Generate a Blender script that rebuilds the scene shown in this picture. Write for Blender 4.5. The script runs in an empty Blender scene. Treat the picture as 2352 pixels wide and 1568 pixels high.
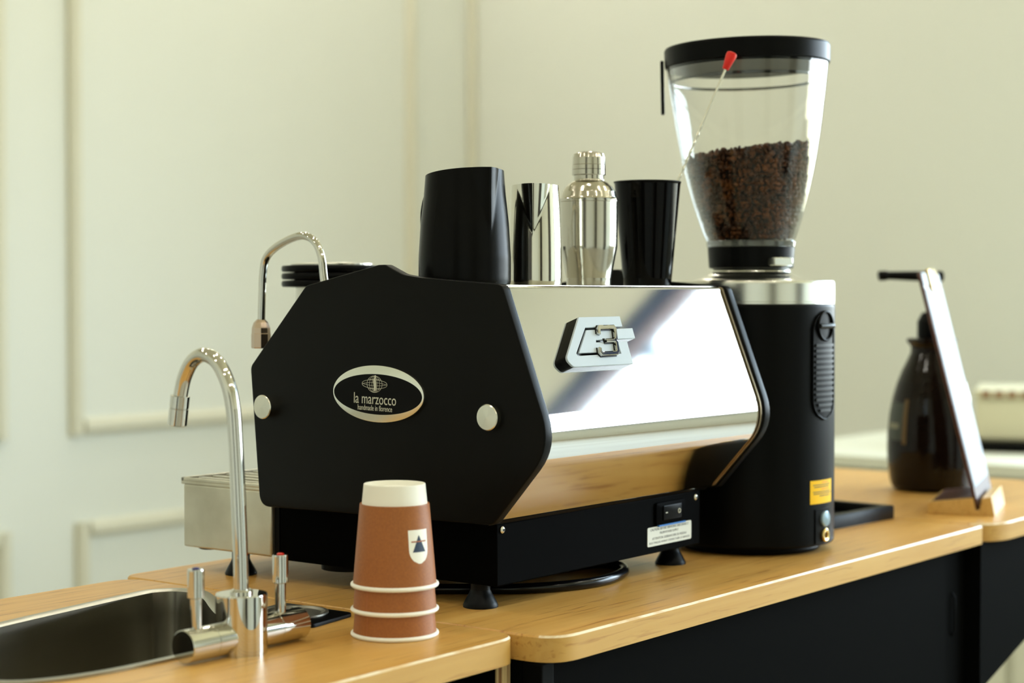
import bpy, bmesh, math, random
from mathutils import Vector, Matrix
from mathutils.geometry import tessellate_polygon
PI = math.pi
R = math.radians
random.seed(7)
scene = bpy.context.scene
COL = scene.collection

# ------------------------------------------------------------------ camera
# units: metres; z = 0 is the top of the counters, the floor lies at z = -0.9
cam_d = bpy.data.cameras.new('camera')
cam = bpy.data.objects.new('camera', cam_d)
COL.objects.link(cam)
cam_d.sensor_width = 36.0
cam_d.lens = 4056.2 / 2352 * 36.0
cam.location = (-1.2372, -0.9761, 0.2874)
_v = Vector((0.79564, 0.60519, -0.02649))
cam.rotation_euler = _v.to_track_quat('-Z', 'Y').to_euler()
cam_d.dof.use_dof = True
cam_d.dof.focus_distance = 1.64
cam_d.dof.aperture_fstop = 4.6
cam_d.clip_start = 0.05
scene.camera = cam

# ------------------------------------------------------------------ world: daylight sky over sunlit ground
SKY = 7.6
w = bpy.data.worlds.new('daylight')
scene.world = w
w.use_nodes = True
nt = w.node_tree
nt.nodes.clear()
wo = nt.nodes.new('ShaderNodeOutputWorld')
bg = nt.nodes.new('ShaderNodeBackground')
tc = nt.nodes.new('ShaderNodeTexCoord')
sp = nt.nodes.new('ShaderNodeSeparateXYZ')
rp = nt.nodes.new('ShaderNodeValToRGB')
mr = nt.nodes.new('ShaderNodeMapRange')
mr.inputs[1].default_value = -1
mr.inputs[2].default_value = 1
el = rp.color_ramp.elements
el[0].position = 0.0
el[0].color = (0.30, 0.30, 0.20, 1)
el[1].position = 1.0
el[1].color = (0.62, 0.80, 1.0, 1)
for ps, c in ((0.47, (0.42, 0.42, 0.28, 1)), (0.52, (0.84, 0.93, 1.0, 1)), (0.70, (0.58, 0.80, 1.0, 1))):
    e = el.new(ps)
    e.color = c
nt.links.new(tc.outputs['Generated'], sp.inputs[0])
nt.links.new(sp.outputs['Z'], mr.inputs[0])
nt.links.new(mr.outputs[0], rp.inputs[0])
nt.links.new(rp.outputs[0], bg.inputs[0])
bg.inputs[1].default_value = SKY
nt.links.new(bg.outputs[0], wo.inputs[0])

LAMP = 112.0          # downlight lens emission

scene.view_settings.view_transform = 'Standard'
scene.view_settings.look = 'None'
scene.view_settings.exposure = 1.2
scene.view_settings.gamma = 1.0
scene.view_settings.use_curve_mapping = False

# room shell dimensions
XL, XR, YF, YB, ZF, ZC = -3.6, 4.0, -4.6, 3.2, -0.9, 2.7
WIN = (-4.3, 0.45, 0.10, 1.915)       # window opening in wall_right: y0, y1, z0, z1


def portal(name, loc, rot, sx, sy):
    l = bpy.data.lights.new(name, 'AREA')
    l.shape = 'RECTANGLE'
    l.size, l.size_y = sx, sy
    l.cycles.is_portal = True
    o = bpy.data.objects.new(name, l)
    o.location = loc
    o.rotation_euler = rot
    COL.objects.link(o)


portal('window_portal', (XR + 0.12, (WIN[0] + WIN[1]) / 2, (WIN[2] + WIN[3]) / 2), (0, R(90), 0), WIN[3] - WIN[2], WIN[1] - WIN[0])


# ------------------------------------------------------------------ materials
def srgb(r, g, b):
    f = lambda c: (c / 255 / 12.92) if c / 255 <= 0.04045 else ((c / 255 + 0.055) / 1.055) ** 2.4
    return (f(r), f(g), f(b), 1)


def mat(name, col, rough=0.5, metal=0.0, spec=0.5, coat=0.0, noise=None, bump=None, stretch=(1, 1, 1), rnoise=None, trans=0.0, ior=1.45, emit=None, aniso=0.0):
    m = bpy.data.materials.new(name)
    m.use_nodes = True
    t = m.node_tree
    b = t.nodes['Principled BSDF']
    b.inputs['Base Color'].default_value = col
    b.inputs['Roughness'].default_value = rough
    b.inputs['Metallic'].default_value = metal
    b.inputs['Specular IOR Level'].default_value = spec
    b.inputs['Coat Weight'].default_value = coat
    b.inputs['Transmission Weight'].default_value = trans
    b.inputs['IOR'].default_value = ior
    b.inputs['Anisotropic'].default_value = aniso
    if emit:
        b.inputs['Emission Color'].default_value = emit[0]
        b.inputs['Emission Strength'].default_value = emit[1]
    if noise or bump or rnoise:
        tcn = t.nodes.new('ShaderNodeTexCoord')
        mp = t.nodes.new('ShaderNodeMapping')
        mp.inputs['Scale'].default_value = stretch
        t.links.new(tcn.outputs['Object'], mp.inputs[0])
    if noise:
        sc, c2, lo, hi = noise
        n = t.nodes.new('ShaderNodeTexNoise')
        n.inputs['Scale'].default_value = sc
        n.inputs['Detail'].default_value = 5
        t.links.new(mp.outputs[0], n.inputs[0])
        cr = t.nodes.new('ShaderNodeValToRGB')
        cr.color_ramp.elements[0].position = lo
        cr.color_ramp.elements[0].color = col
        cr.color_ramp.elements[1].position = hi
        cr.color_ramp.elements[1].color = c2
        t.links.new(n.outputs[0], cr.inputs[0])
        t.links.new(cr.outputs[0], b.inputs['Base Color'])
    if rnoise:
        sc, r0, r1 = rnoise
        n = t.nodes.new('ShaderNodeTexNoise')
        n.inputs['Scale'].default_value = sc
        n.inputs['Detail'].default_value = 4
        t.links.new(mp.outputs[0], n.inputs[0])
        q = t.nodes.new('ShaderNodeMapRange')
        q.inputs[3].default_value = r0
        q.inputs[4].default_value = r1
        t.links.new(n.outputs[0], q.inputs[0])
        t.links.new(q.outputs[0], b.inputs['Roughness'])
    if bump:
        sc, st, di = bump
        n = t.nodes.new('ShaderNodeTexNoise')
        n.inputs['Scale'].default_value = sc
        n.inputs['Detail'].default_value = 4
        t.links.new(mp.outputs[0], n.inputs[0])
        bp = t.nodes.new('ShaderNodeBump')
        bp.inputs['Strength'].default_value = st
        bp.inputs['Distance'].default_value = di
        t.links.new(n.outputs[0], bp.inputs['Height'])
        t.links.new(bp.outputs[0], b.inputs['Normal'])
    return m


def wood_mat(name, ca, cb, cc, rough, scale=(1.6, 34, 34)):
    """laminate / timber with long grain along local x"""
    m = bpy.data.materials.new(name)
    m.use_nodes = True
    t = m.node_tree
    b = t.nodes['Principled BSDF']
    tcn = t.nodes.new('ShaderNodeTexCoord')
    mp = t.nodes.new('ShaderNodeMapping')
    mp.inputs['Scale'].default_value = scale
    t.links.new(tcn.outputs['Object'], mp.inputs[0])
    n1 = t.nodes.new('ShaderNodeTexNoise')
    n1.inputs['Scale'].default_value = 1.6
    n1.inputs['Detail'].default_value = 6
    n1.inputs['Distortion'].default_value = 0.9
    t.links.new(mp.outputs[0], n1.inputs[0])
    cr = t.nodes.new('ShaderNodeValToRGB')
    e = cr.color_ramp.elements
    e[0].position = 0.30
    e[0].color = cb
    e[1].position = 0.72
    e[1].color = ca
    t.links.new(n1.outputs[0], cr.inputs[0])
    mp2 = t.nodes.new('ShaderNodeMapping')
    mp2.inputs['Scale'].default_value = (scale[0] * 5, scale[1] * 5, scale[2] * 5)
    t.links.new(tcn.outputs['Object'], mp2.inputs[0])
    n2 = t.nodes.new('ShaderNodeTexNoise')
    n2.inputs['Scale'].default_value = 1.5
    n2.inputs['Detail'].default_value = 3
    n2.inputs['Distortion'].default_value = 0.4
    t.links.new(mp2.outputs[0], n2.inputs[0])
    cr2 = t.nodes.new('ShaderNodeValToRGB')
    cr2.color_ramp.elements[0].position = 0.57
    cr2.color_ramp.elements[0].color = (0, 0, 0, 1)
    cr2.color_ramp.elements[1].position = 0.72
    cr2.color_ramp.elements[1].color = (1, 1, 1, 1)
    t.links.new(n2.outputs[0], cr2.inputs[0])
    mx = t.nodes.new('ShaderNodeMix')
    mx.data_type = 'RGBA'
    mx.inputs[7].default_value = cc
    t.links.new(cr2.outputs[0], mx.inputs[0])
    t.links.new(cr.outputs[0], mx.inputs[6])
    t.links.new(mx.outputs[2], b.inputs['Base Color'])
    b.inputs['Roughness'].default_value = rough
    b.inputs['Specular IOR Level'].default_value = 0.45
    return m


def clear_mat(name, tint, rough=0.03, base=0.04, power=3.0, top=0.9):
    """thin clear sheet: see-through head on, mirror-like at grazing angles"""
    m = bpy.data.materials.new(name)
    m.use_nodes = True
    t = m.node_tree
    t.nodes.clear()
    o = t.nodes.new('ShaderNodeOutputMaterial')
    mx = t.nodes.new('ShaderNodeMixShader')
    tr = t.nodes.new('ShaderNodeBsdfTransparent')
    tr.inputs[0].default_value = tint
    gl = t.nodes.new('ShaderNodeBsdfGlossy')
    gl.inputs['Roughness'].default_value = rough
    lw = t.nodes.new('ShaderNodeLayerWeight')
    lw.inputs[0].default_value = 0.5
    pw = t.nodes.new('ShaderNodeMath')
    pw.operation = 'POWER'
    pw.inputs[1].default_value = power
    q = t.nodes.new('ShaderNodeMapRange')
    q.inputs[3].default_value = base
    q.inputs[4].default_value = top
    t.links.new(lw.outputs['Facing'], pw.inputs[0])
    t.links.new(pw.outputs[0], q.inputs[0])
    t.links.new(q.outputs[0], mx.inputs[0])
    t.links.new(tr.outputs[0], mx.inputs[1])
    t.links.new(gl.outputs[0], mx.inputs[2])
    t.links.new(mx.outputs[0], o.inputs[0])
    return m


M = {}
M['wall'] = mat('wall_paint', srgb(224, 226, 217), 0.7, spec=0.3, bump=(60, 0.05, 0.002))
M['trimwall'] = mat('moulding_paint', srgb(216, 213, 194), 0.5, spec=0.3)
M['floor'] = mat('beige_screed_floor', srgb(182, 176, 160), 0.5, noise=(3, srgb(172, 166, 150), 0.35, 0.7))
M['ceiling'] = mat('ceiling_paint', srgb(232, 226, 206), 0.8)
M['doordark'] = mat('dark_stained_door', srgb(44, 38, 32), 0.5)
M['frame'] = mat('dark_blue_window_frame', srgb(30, 56, 100), 0.5)
M['shade'] = mat('taupe_roller_blind', srgb(150, 128, 140), 0.8)
M['pane'] = clear_mat('window_glass', (0.97, 0.985, 0.98, 1), 0.0, 0.03, 3.5, 0.8)
M['maple'] = wood_mat('maple_laminate', srgb(215, 168, 92), srgb(203, 151, 74), srgb(164, 110, 50), 0.34)
M['maple_edge'] = wood_mat('maple_edge_band', srgb(213, 168, 92), srgb(200, 151, 74), srgb(182, 131, 60), 0.42)
M['worn'] = mat('worn_pale_edge', srgb(238, 222, 190), 0.3, noise=(40, srgb(214, 176, 120), 0.42, 0.68), stretch=(1, 4, 4))
M['ply'] = mat('plywood_edge', srgb(205, 178, 128), 0.6, noise=(1.5, srgb(122, 84, 44), 0.45, 0.55), stretch=(160, 2, 2))
M['blackpanel'] = mat('black_laminate', (0.0028, 0.0028, 0.0026, 1), 0.6, spec=0.012, bump=(400, 0.1, 0.0005))
M['blackpost'] = mat('black_metal_post', (0.003, 0.003, 0.003, 1), 0.45, spec=0.05)
M['panel'] = mat('black_powder_coat', (0.0022, 0.0022, 0.0018, 1), 0.42, spec=0.13, bump=(900, 0.10, 0.0004))
M['basecoat'] = mat('black_base_coating', (0.0014, 0.0014, 0.0013, 1), 0.55, spec=0.012, bump=(900, 0.10, 0.0004))
M['plastic'] = mat('black_plastic', (0.0025, 0.0025, 0.0025, 1), 0.34, spec=0.09)
M['rubber'] = mat('black_rubber', (0.0035, 0.004, 0.005, 1), 0.40, spec=0.14)
M['hose'] = mat('glossy_black_hose', (0.003, 0.003, 0.004, 1), 0.16, spec=0.35)
M['mirror'] = mat('polished_steel_sheet', (0.76, 0.75, 0.73, 1), 0.05, metal=1.0, rnoise=(8, 0.04, 0.065), stretch=(1, 1, 1))
M['chrome'] = mat('chrome', (0.66, 0.64, 0.59, 1), 0.035, metal=1.0)
M['steel'] = mat('brushed_steel', (0.62, 0.60, 0.53, 1), 0.30, metal=1.0, rnoise=(5, 0.24, 0.38), stretch=(1, 1, 1))
M['sinkrim'] = mat('satin_sink_rim', (0.36, 0.35, 0.30, 1), 0.3, metal=1.0)
M['sinksteel'] = mat('satin_sink_steel', (0.26, 0.24, 0.20, 1), 0.27, metal=1.0)
M['traysteel'] = mat('stained_steel', (0.70, 0.67, 0.57, 1), 0.42, metal=1.0, noise=(14, (0.50, 0.47, 0.38, 1), 0.35, 0.7))
M['satin'] = mat('satin_nickel', (0.78, 0.75, 0.66, 1), 0.22, metal=1.0)
M['shaker'] = mat('spun_steel', (0.52, 0.49, 0.42, 1), 0.16, metal=1.0)
M['pitchersteel'] = mat('polished_pitcher_steel', (0.66, 0.63, 0.54, 1), 0.10, metal=1.0)
M['pitcherblack'] = mat('matte_black_coating', (0.0035, 0.0033, 0.003, 1), 0.27, spec=0.09, noise=(160, (0.02, 0.018, 0.012, 1), 0.70, 0.76))
M['tinblack'] = mat('glossy_black_tin', (0.0015, 0.0012, 0.001, 1), 0.10, spec=0.12)
M['silverpaint'] = mat('satin_silver_face', srgb(184, 192, 198), 0.5, spec=0.2)
M['badgesilver'] = mat('badge_silver', (0.80, 0.80, 0.73, 1), 0.18, metal=1.0)
M['badgeblack'] = mat('badge_black', (0.003, 0.003, 0.003, 1), 0.35, spec=0.1)
M['print'] = mat('silver_print', srgb(206, 206, 190), 0.4)
M['wandtip'] = mat('tarnished_nozzle', (0.52, 0.40, 0.31, 1), 0.25, metal=1.0)
M['bronze'] = mat('bronze_trim', (0.42, 0.33, 0.22, 1), 0.3, metal=1.0)  # tan tint standing for a reflection in the panel's inner face
M['paperwhite'] = mat('white_label', srgb(226, 228, 218), 0.5)
M['ink'] = mat('black_ink', srgb(50, 52, 50), 0.6)
M['bluetape'] = mat('blue_film', srgb(60, 130, 215), 0.3)
M['cupwhite'] = mat('cream_paper', srgb(254, 251, 240), 0.55)
M['cupbrown'] = mat('terracotta_paper', srgb(170, 105, 54), 0.45, spec=0.4, noise=(500, srgb(156, 95, 50), 0.3, 0.7))
M['navy'] = mat('navy_ink', srgb(44, 58, 84), 0.5)
M['rust'] = mat('rust_ink', srgb(176, 104, 66), 0.5)
M['red'] = mat('red_plastic', srgb(222, 30, 18), 0.3)
M['bluecap'] = mat('blue_plastic', srgb(52, 48, 120), 0.3)
M['hopper'] = clear_mat('clear_hopper_plastic', (0.975, 0.975, 0.965, 1), 0.05, 0.018, 2.6, 0.85)
M['bean'] = mat('roasted_bean', srgb(56, 30, 13), 0.42, spec=0.3, noise=(70, srgb(112, 64, 26), 0.42, 0.66))
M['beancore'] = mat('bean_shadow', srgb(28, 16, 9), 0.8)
M['smoke'] = clear_mat('smoky_plastic', (0.30, 0.31, 0.31, 1), 0.15, 0.10, 2.0, 0.8)
M['grinder'] = mat('black_anodised', (0.0025, 0.0025, 0.0023, 1), 0.36, spec=0.09)
M['grindersteel'] = mat('turned_aluminium', (0.74, 0.73, 0.67, 1), 0.22, metal=1.0)
M['slat'] = mat('grey_slat', (0.018, 0.018, 0.017, 1), 0.4, spec=0.3)
M['yellow'] = mat('yellow_sticker', srgb(255, 198, 0), 0.5, spec=0.2)
M['orangeink'] = mat('orange_ink', srgb(238, 120, 20), 0.5)
M['buttonblue'] = mat('pale_blue_button', srgb(170, 195, 215), 0.2, metal=0.6)
M['brass'] = mat('brass', (0.72, 0.52, 0.20, 1), 0.2, metal=1.0)
M['bottle'] = mat('dark_brown_glass', (0.007, 0.004, 0.003, 1), 0.12, spec=0.25, noise=(9, (0.013, 0.008, 0.005, 1), 0.4, 0.75))
M['bottlelabel'] = mat('dark_green_label', srgb(44, 52, 44), 0.4)
M['bottlemark'] = mat('pale_label_print', srgb(120, 122, 104), 0.5)
M['bottlegold'] = mat('ochre_label_border', srgb(92, 72, 34), 0.5)
M['boardwood'] = wood_mat('dark_stained_wood', srgb(86, 46, 26), srgb(64, 32, 18), srgb(40, 20, 10), 0.4)
M['standwood'] = wood_mat('light_beech', srgb(226, 186, 112), srgb(212, 168, 92), srgb(190, 140, 70), 0.4)
M['paper'] = mat('white_paper', srgb(168, 175, 186), 0.6)
M['greyprint'] = mat('grey_print', srgb(176, 182, 190), 0.6)
M['cabinet'] = mat('cream_cabinet', srgb(224, 224, 206), 0.5)
M['boxcream'] = mat('cream_container', srgb(214, 208, 178), 0.5)
M['boxbrown'] = mat('brown_stripe', srgb(150, 110, 76), 0.6)
M['lampwhite'] = mat('lamp_housing', srgb(235, 235, 230), 0.4)
M['lampglow'] = mat('lamp_lens', (1, 0.9, 0.7, 1), 0.4, emit=((1.0, 0.95, 0.83, 1), LAMP))


# ------------------------------------------------------------------ mesh helpers
def finish(bm, smooth=35):
    bmesh.ops.recalc_face_normals(bm, faces=bm.faces)
    me = bpy.data.meshes.new('m')
    bm.to_mesh(me)
    bm.free()
    if smooth:
        for p in me.polygons:
            p.use_smooth = p.loop_total <= 4
        me.set_sharp_from_angle(angle=R(smooth))
    return me


def support(prof, lim=0.004, d=0.0004):
    """extra points close to the ends of long straight runs keep them flat when shaded smooth"""
    out = [prof[0]]
    for a, b in zip(prof, prof[1:]):
        l = math.hypot(b[0] - a[0], b[1] - a[1])
        if l > lim:
            for t in (d / l, 1 - d / l):
                out.append((a[0] + (b[0] - a[0]) * t, a[1] + (b[1] - a[1]) * t))
        out.append(b)
    return out


def lathe(prof, seg=48, c=(0, 0, 0), axis='z', cap=True, smooth=35):
    """surface of revolution; prof = [(radius, height)...]"""
    bm = bmesh.new()
    rings = []
    for r, h in support(prof):
        ring = []
        if r < 1e-7:
            ring = [bm.verts.new((0, 0, h))] * seg
        else:
            ring = [bm.verts.new((r * math.cos(2 * PI * k / seg), r * math.sin(2 * PI * k / seg), h)) for k in range(seg)]
        rings.append(ring)
    for a, b in zip(rings, rings[1:]):
        for k in range(seg):
            q = [a[k], a[(k + 1) % seg], b[(k + 1) % seg], b[k]]
            q = list(dict.fromkeys(q))
            if len(q) >= 3:
                try:
                    bm.faces.new(q)
                except ValueError:
                    pass
    if cap:
        for ring in (rings[0], rings[-1]):
            if ring[0] is not ring[1]:
                try:
                    bm.faces.new(ring)
                except ValueError:
                    pass
    if axis == 'x':
        bmesh.ops.transform(bm, matrix=Matrix.Rotation(R(90), 4, 'Y'), verts=bm.verts)
    elif axis == 'y':
        bmesh.ops.transform(bm, matrix=Matrix.Rotation(R(-90), 4, 'X'), verts=bm.verts)
    bmesh.ops.translate(bm, vec=Vector(c), verts=bm.verts)
    return finish(bm, smooth)


def tube(pts, rad, seg=16, closed=False, smooth=50):
    """round sweep along points; rad = number or list"""
    pts = [Vector(p) for p in pts]
    n = len(pts)
    rr = rad if isinstance(rad, (list, tuple)) else [rad] * n
    bm = bmesh.new()
    rings = []
    up = None
    for i, p in enumerate(pts):
        if closed:
            t = (pts[(i + 1) % n] - pts[i - 1]).normalized()
        else:
            t = (pts[min(i + 1, n - 1)] - pts[max(i - 1, 0)]).normalized()
        if up is None:
            up = Vector((0, 0, 1)) if abs(t.z) < 0.9 else Vector((1, 0, 0))
        up = (up - t * up.dot(t)).normalized()
        s = t.cross(up)
        rings.append([bm.verts.new(p + (up * math.cos(2 * PI * k / seg) + s * math.sin(2 * PI * k / seg)) * rr[i]) for k in range(seg)])
    pairs = list(zip(rings, rings[1:])) + ([(rings[-1], rings[0])] if closed else [])
    for a, b in pairs:
        for k in range(seg):
            bm.faces.new([a[k], a[(k + 1) % seg], b[(k + 1) % seg], b[k]])
    if not closed:
        bm.faces.new(rings[0])
        bm.faces.new(rings[-1])
    return finish(bm, smooth)


def smooth_path(pts, per=8):
    """Catmull-Rom through points"""
    P = [Vector(p) for p in pts]
    P = [P[0] * 2 - P[1]] + P + [P[-1] * 2 - P[-2]]
    out = []
    for i in range(1, len(P) - 2):
        a, b, c, d = P[i - 1:i + 3]
        for k in range(per):
            t = k / per
            out.append(0.5 * ((2 * b) + (c - a) * t + (2 * a - 5 * b + 4 * c - d) * t * t + (3 * b - a - 3 * c + d) * t ** 3))
    out.append(P[-2])
    return out


def round_poly(pts, rad, seg=6):
    """round the corners of a 2D polygon; rad = number or list"""
    n = len(pts)
    out = []
    for i in range(n):
        r = rad[i] if isinstance(rad, (list, tuple)) else rad
        p = Vector(pts[i])
        a = Vector(pts[i - 1]) - p
        b = Vector(pts[(i + 1) % n]) - p
        if r <= 0:
            out.append(tuple(p))
            continue
        ang = a.angle(b)
        d = min(r / math.tan(ang / 2), a.length * 0.49, b.length * 0.49)
        pa = p + a.normalized() * d
        pb = p + b.normalized() * d
        for k in range(seg + 1):
            t = k / seg
            out.append(tuple((1 - t) ** 2 * pa + 2 * t * (1 - t) * p + t * t * pb))
    return out


FX = (Vector((0, 0, 0)), Vector((0, 1, 0)), Vector((0, 0, 1)), Vector((1, 0, 0)))    # poly (y,z), depth x
FZ = (Vector((0, 0, 0)), Vector((1, 0, 0)), Vector((0, 1, 0)), Vector((0, 0, 1)))    # poly (x,y), depth z
FY = (Vector((0, 0, 0)), Vector((1, 0, 0)), Vector((0, 0, 1)), Vector((0, -1, 0)))   # poly (x,z), depth -y
FXN = (Vector((0, 0, 0)), Vector((0, -1, 0)), Vector((0, 0, 1)), Vector((-1, 0, 0))) # poly (-y,z), depth -x


def prism(poly, frame, h0, h1, bevel=0.0, seg=2, both=False, smooth=30):
    O, ex, ey, n = frame
    bm = bmesh.new()
    lo = [bm.verts.new(O + ex * p[0] + ey * p[1] + n * h0) for p in poly]
    hi = [bm.verts.new(O + ex * p[0] + ey * p[1] + n * h1) for p in poly]
    fl = bm.faces.new(lo)
    fh = bm.faces.new(hi)
    k = len(poly)
    for i in range(k):
        bm.faces.new([lo[i], lo[(i + 1) % k], hi[(i + 1) % k], hi[i]])
    bmesh.ops.recalc_face_normals(bm, faces=bm.faces)
    if bevel > 0:
        ed = list(fh.edges) + (list(fl.edges) if both else [])
        bmesh.ops.bevel(bm, geom=ed, offset=bevel, segments=seg, profile=0.5, affect='EDGES', clamp_overlap=True)
    return finish(bm, smooth)


def box(x0, x1, y0, y1, z0, z1, bevel=0.0, seg=2):
    bm = bmesh.new()
    bmesh.ops.create_cube(bm, size=1)
    bmesh.ops.scale(bm, vec=(x1 - x0, y1 - y0, z1 - z0), verts=bm.verts)
    bmesh.ops.translate(bm, vec=((x0 + x1) / 2, (y0 + y1) / 2, (z0 + z1) / 2), verts=bm.verts)
    if bevel > 0:
        bmesh.ops.bevel(bm, geom=list(bm.edges), offset=bevel, segments=seg, profile=0.5, affect='EDGES', clamp_overlap=True)
    me = finish(bm, 30)
    for p in me.polygons:
        if max(abs(c) for c in p.normal) > 0.9999:
            p.use_smooth = False
    return me


def rect(x0, x1, y0, y1):
    return [(x0, y0), (x1, y0), (x1, y1), (x0, y1)]


def ellipse(cx, cy, a, b, n=64):
    return [(cx + a * math.cos(2 * PI * k / n), cy + b * math.sin(2 * PI * k / n)) for k in range(n)]


def join(*mes):
    bm = bmesh.new()
    for me in mes:
        bm.from_mesh(me)
        bpy.data.meshes.remove(me)
    return finish_keep(bm)


def finish_keep(bm):
    me = bpy.data.meshes.new('m')
    bm.to_mesh(me)
    bm.free()
    for p in me.polygons:
        p.use_smooth = True
    me.set_sharp_from_angle(angle=R(35))
    return me


def slab_holes(outer, holes, z0, z1, ch=0.0):
    """flat slab with holes; the chamfer along the outer top edge takes material slot 1, the side slot 2"""
    def inset(poly, d):
        n = len(poly)
        out = []
        for i in range(n):
            p = Vector(poly[i])
            t = (Vector(poly[(i + 1) % n]) - Vector(poly[i - 1])).normalized()
            out.append(tuple(p + Vector((-t.y, t.x)) * d))
        return out
    bm = bmesh.new()
    top = inset(outer, ch) if ch else outer
    loops = [top] + holes
    flat = [p for l in loops for p in l]
    tris = tessellate_polygon([[Vector((p[0], p[1], 0)) for p in l] for l in loops])
    vt = [bm.verts.new((p[0], p[1], z1)) for p in flat]
    loops_b = [outer] + holes
    vb = [bm.verts.new((p[0], p[1], z0)) for l in loops_b for p in l]
    for a, b, c in tris:
        try:
            bm.faces.new((vt[a], vt[b], vt[c]))
            bm.faces.new((vb[c], vb[b], vb[a]))
        except ValueError:
            pass
    n = len(outer)
    if ch:
        vs = [bm.verts.new((p[0], p[1], z1 - ch)) for p in outer]
        for i in range(n):
            f = bm.faces.new([vt[i], vt[(i + 1) % n], vs[(i + 1) % n], vs[i]])
            ed = Vector(outer[(i + 1) % n]) - Vector(outer[i])
            f.material_index = 1 if -ed.x < -0.35 * ed.length else 0
            f = bm.faces.new([vs[i], vs[(i + 1) % n], vb[(i + 1) % n], vb[i]])
            f.material_index = 2
    else:
        for i in range(n):
            bm.faces.new([vt[i], vt[(i + 1) % n], vb[(i + 1) % n], vb[i]])
    o = n
    for l in holes:
        k = len(l)
        for i in range(k):
            bm.faces.new([vt[o + i], vt[o + (i + 1) % k], vb[o + (i + 1) % k], vb[o + i]])
        o += k
    return finish(bm, 30)


def wrap(rows, rfun, th, c=(0, 0, 0), n=10, sink=0.0006):
    """curved patch lying on a surface of revolution; rows = [(z, a0, a1)...] angles in radians"""
    bm = bmesh.new()
    outer, inner = [], []
    for z, a0, a1 in rows:
        ro, ri = [], []
        for k in range(n + 1):
            a = a0 + (a1 - a0) * k / n
            r = rfun(z)
            ro.append(bm.verts.new((c[0] + (r + th) * math.cos(a), c[1] + (r + th) * math.sin(a), c[2] + z)))
            ri.append(bm.verts.new((c[0] + (r - sink) * math.cos(a), c[1] + (r - sink) * math.sin(a), c[2] + z)))
        outer.append(ro)
        inner.append(ri)
    m = len(rows)
    for i in range(m - 1):
        for k in range(n):
            bm.faces.new([outer[i][k], outer[i][k + 1], outer[i + 1][k + 1], outer[i + 1][k]])
            bm.faces.new([inner[i][k], inner[i + 1][k], inner[i + 1][k + 1], inner[i][k + 1]])
        bm.faces.new([outer[i][0], outer[i + 1][0], inner[i + 1][0], inner[i][0]])
        bm.faces.new([outer[i][n], inner[i][n], inner[i + 1][n], outer[i + 1][n]])
    for k in range(n):
        bm.faces.new([outer[0][k], inner[0][k], inner[0][k + 1], outer[0][k + 1]])
        bm.faces.new([outer[-1][k], outer[-1][k + 1], inner[-1][k + 1], inner[-1][k]])
    return finish(bm, 35)


def text_mesh(s, w_, h_, frame, cx, cy, hgt, th=0.0002):
    """flat raised lettering scaled to w_ x h_, centred at (cx, cy) of the frame"""
    cu = bpy.data.curves.new('t', 'FONT')
    cu.body = s
    cu.size = 1
    cu.resolution_u = 3
    o = bpy.data.objects.new('t', cu)
    COL.objects.link(o)
    dg = bpy.context.evaluated_depsgraph_get()
    me = bpy.data.meshes.new_from_object(o.evaluated_get(dg))
    bpy.data.objects.remove(o)
    xs = [v.co.x for v in me.vertices]
    ys = [v.co.y for v in me.vertices]
    x0, x1, y0, y1 = min(xs), max(xs), min(ys), max(ys)
    O, ex, ey, n = frame
    bm = bmesh.new()
    bm.from_mesh(me)
    bpy.data.meshes.remove(me)
    for v in bm.verts:
        u = ((v.co.x - x0) / (x1 - x0) - 0.5) * w_ + cx
        q = ((v.co.y - y0) / (y1 - y0) - 0.5) * h_ + cy
        v.co = O + ex * u + ey * q + n * hgt
    bmesh.ops.recalc_face_normals(bm, faces=bm.faces)
    r = bmesh.ops.extrude_face_region(bm, geom=list(bm.faces))
    for v in r['geom']:
        if isinstance(v, bmesh.types.BMVert):
            v.co += n * th
    return finish(bm, 0)


# ------------------------------------------------------------------ object helpers
def root(name, label, cat, loc, rotz=0.0, group=None):
    o = bpy.data.objects.new(name, None)
    o.empty_display_size = 0.02
    o.location = loc
    o.rotation_euler = (0, 0, rotz)
    COL.objects.link(o)
    o['label'] = label
    o['category'] = cat
    if group:
        o['group'] = group
    return o


def top_of(o):
    while o.parent:
        o = o.parent
    return o


def part(name, me, mats, parent=None, world=True, label=None, kind=None):
    """one mesh object; world=True: the mesh was drawn in world coordinates"""
    me.name = name
    for m_ in (mats if isinstance(mats, (list, tuple)) else [mats]):
        me.materials.append(m_)
    o = bpy.data.objects.new(name, me)
    COL.objects.link(o)
    if parent:
        o.parent = parent
        if world:
            t = top_of(parent)
            me.transform((Matrix.Translation(t.location) @ Matrix.Rotation(t.rotation_euler[2], 4, 'Z')).inverted())
    if label:
        o['label'] = label
    if kind:
        o['kind'] = kind
    return o


def single(name, me, mats, label, cat, group=None, kind=None):
    o = part(name, me, mats)
    o['label'] = label
    o['category'] = cat
    if group:
        o['group'] = group
    if kind:
        o['kind'] = kind
    return o


def struct(name, me, mats, parent=None, label=None):
    o = part(name, me, mats, parent)
    if not parent:
        o['kind'] = 'structure'
    if label:
        o['label'] = label
    return o


def copy_tree(o, loc, parent=None):
    c = o.copy()
    COL.objects.link(c)
    if parent:
        c.parent = parent
    else:
        c.location = loc
    for ch in list(o.children):
        copy_tree(ch, None, c)
    return c


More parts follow.
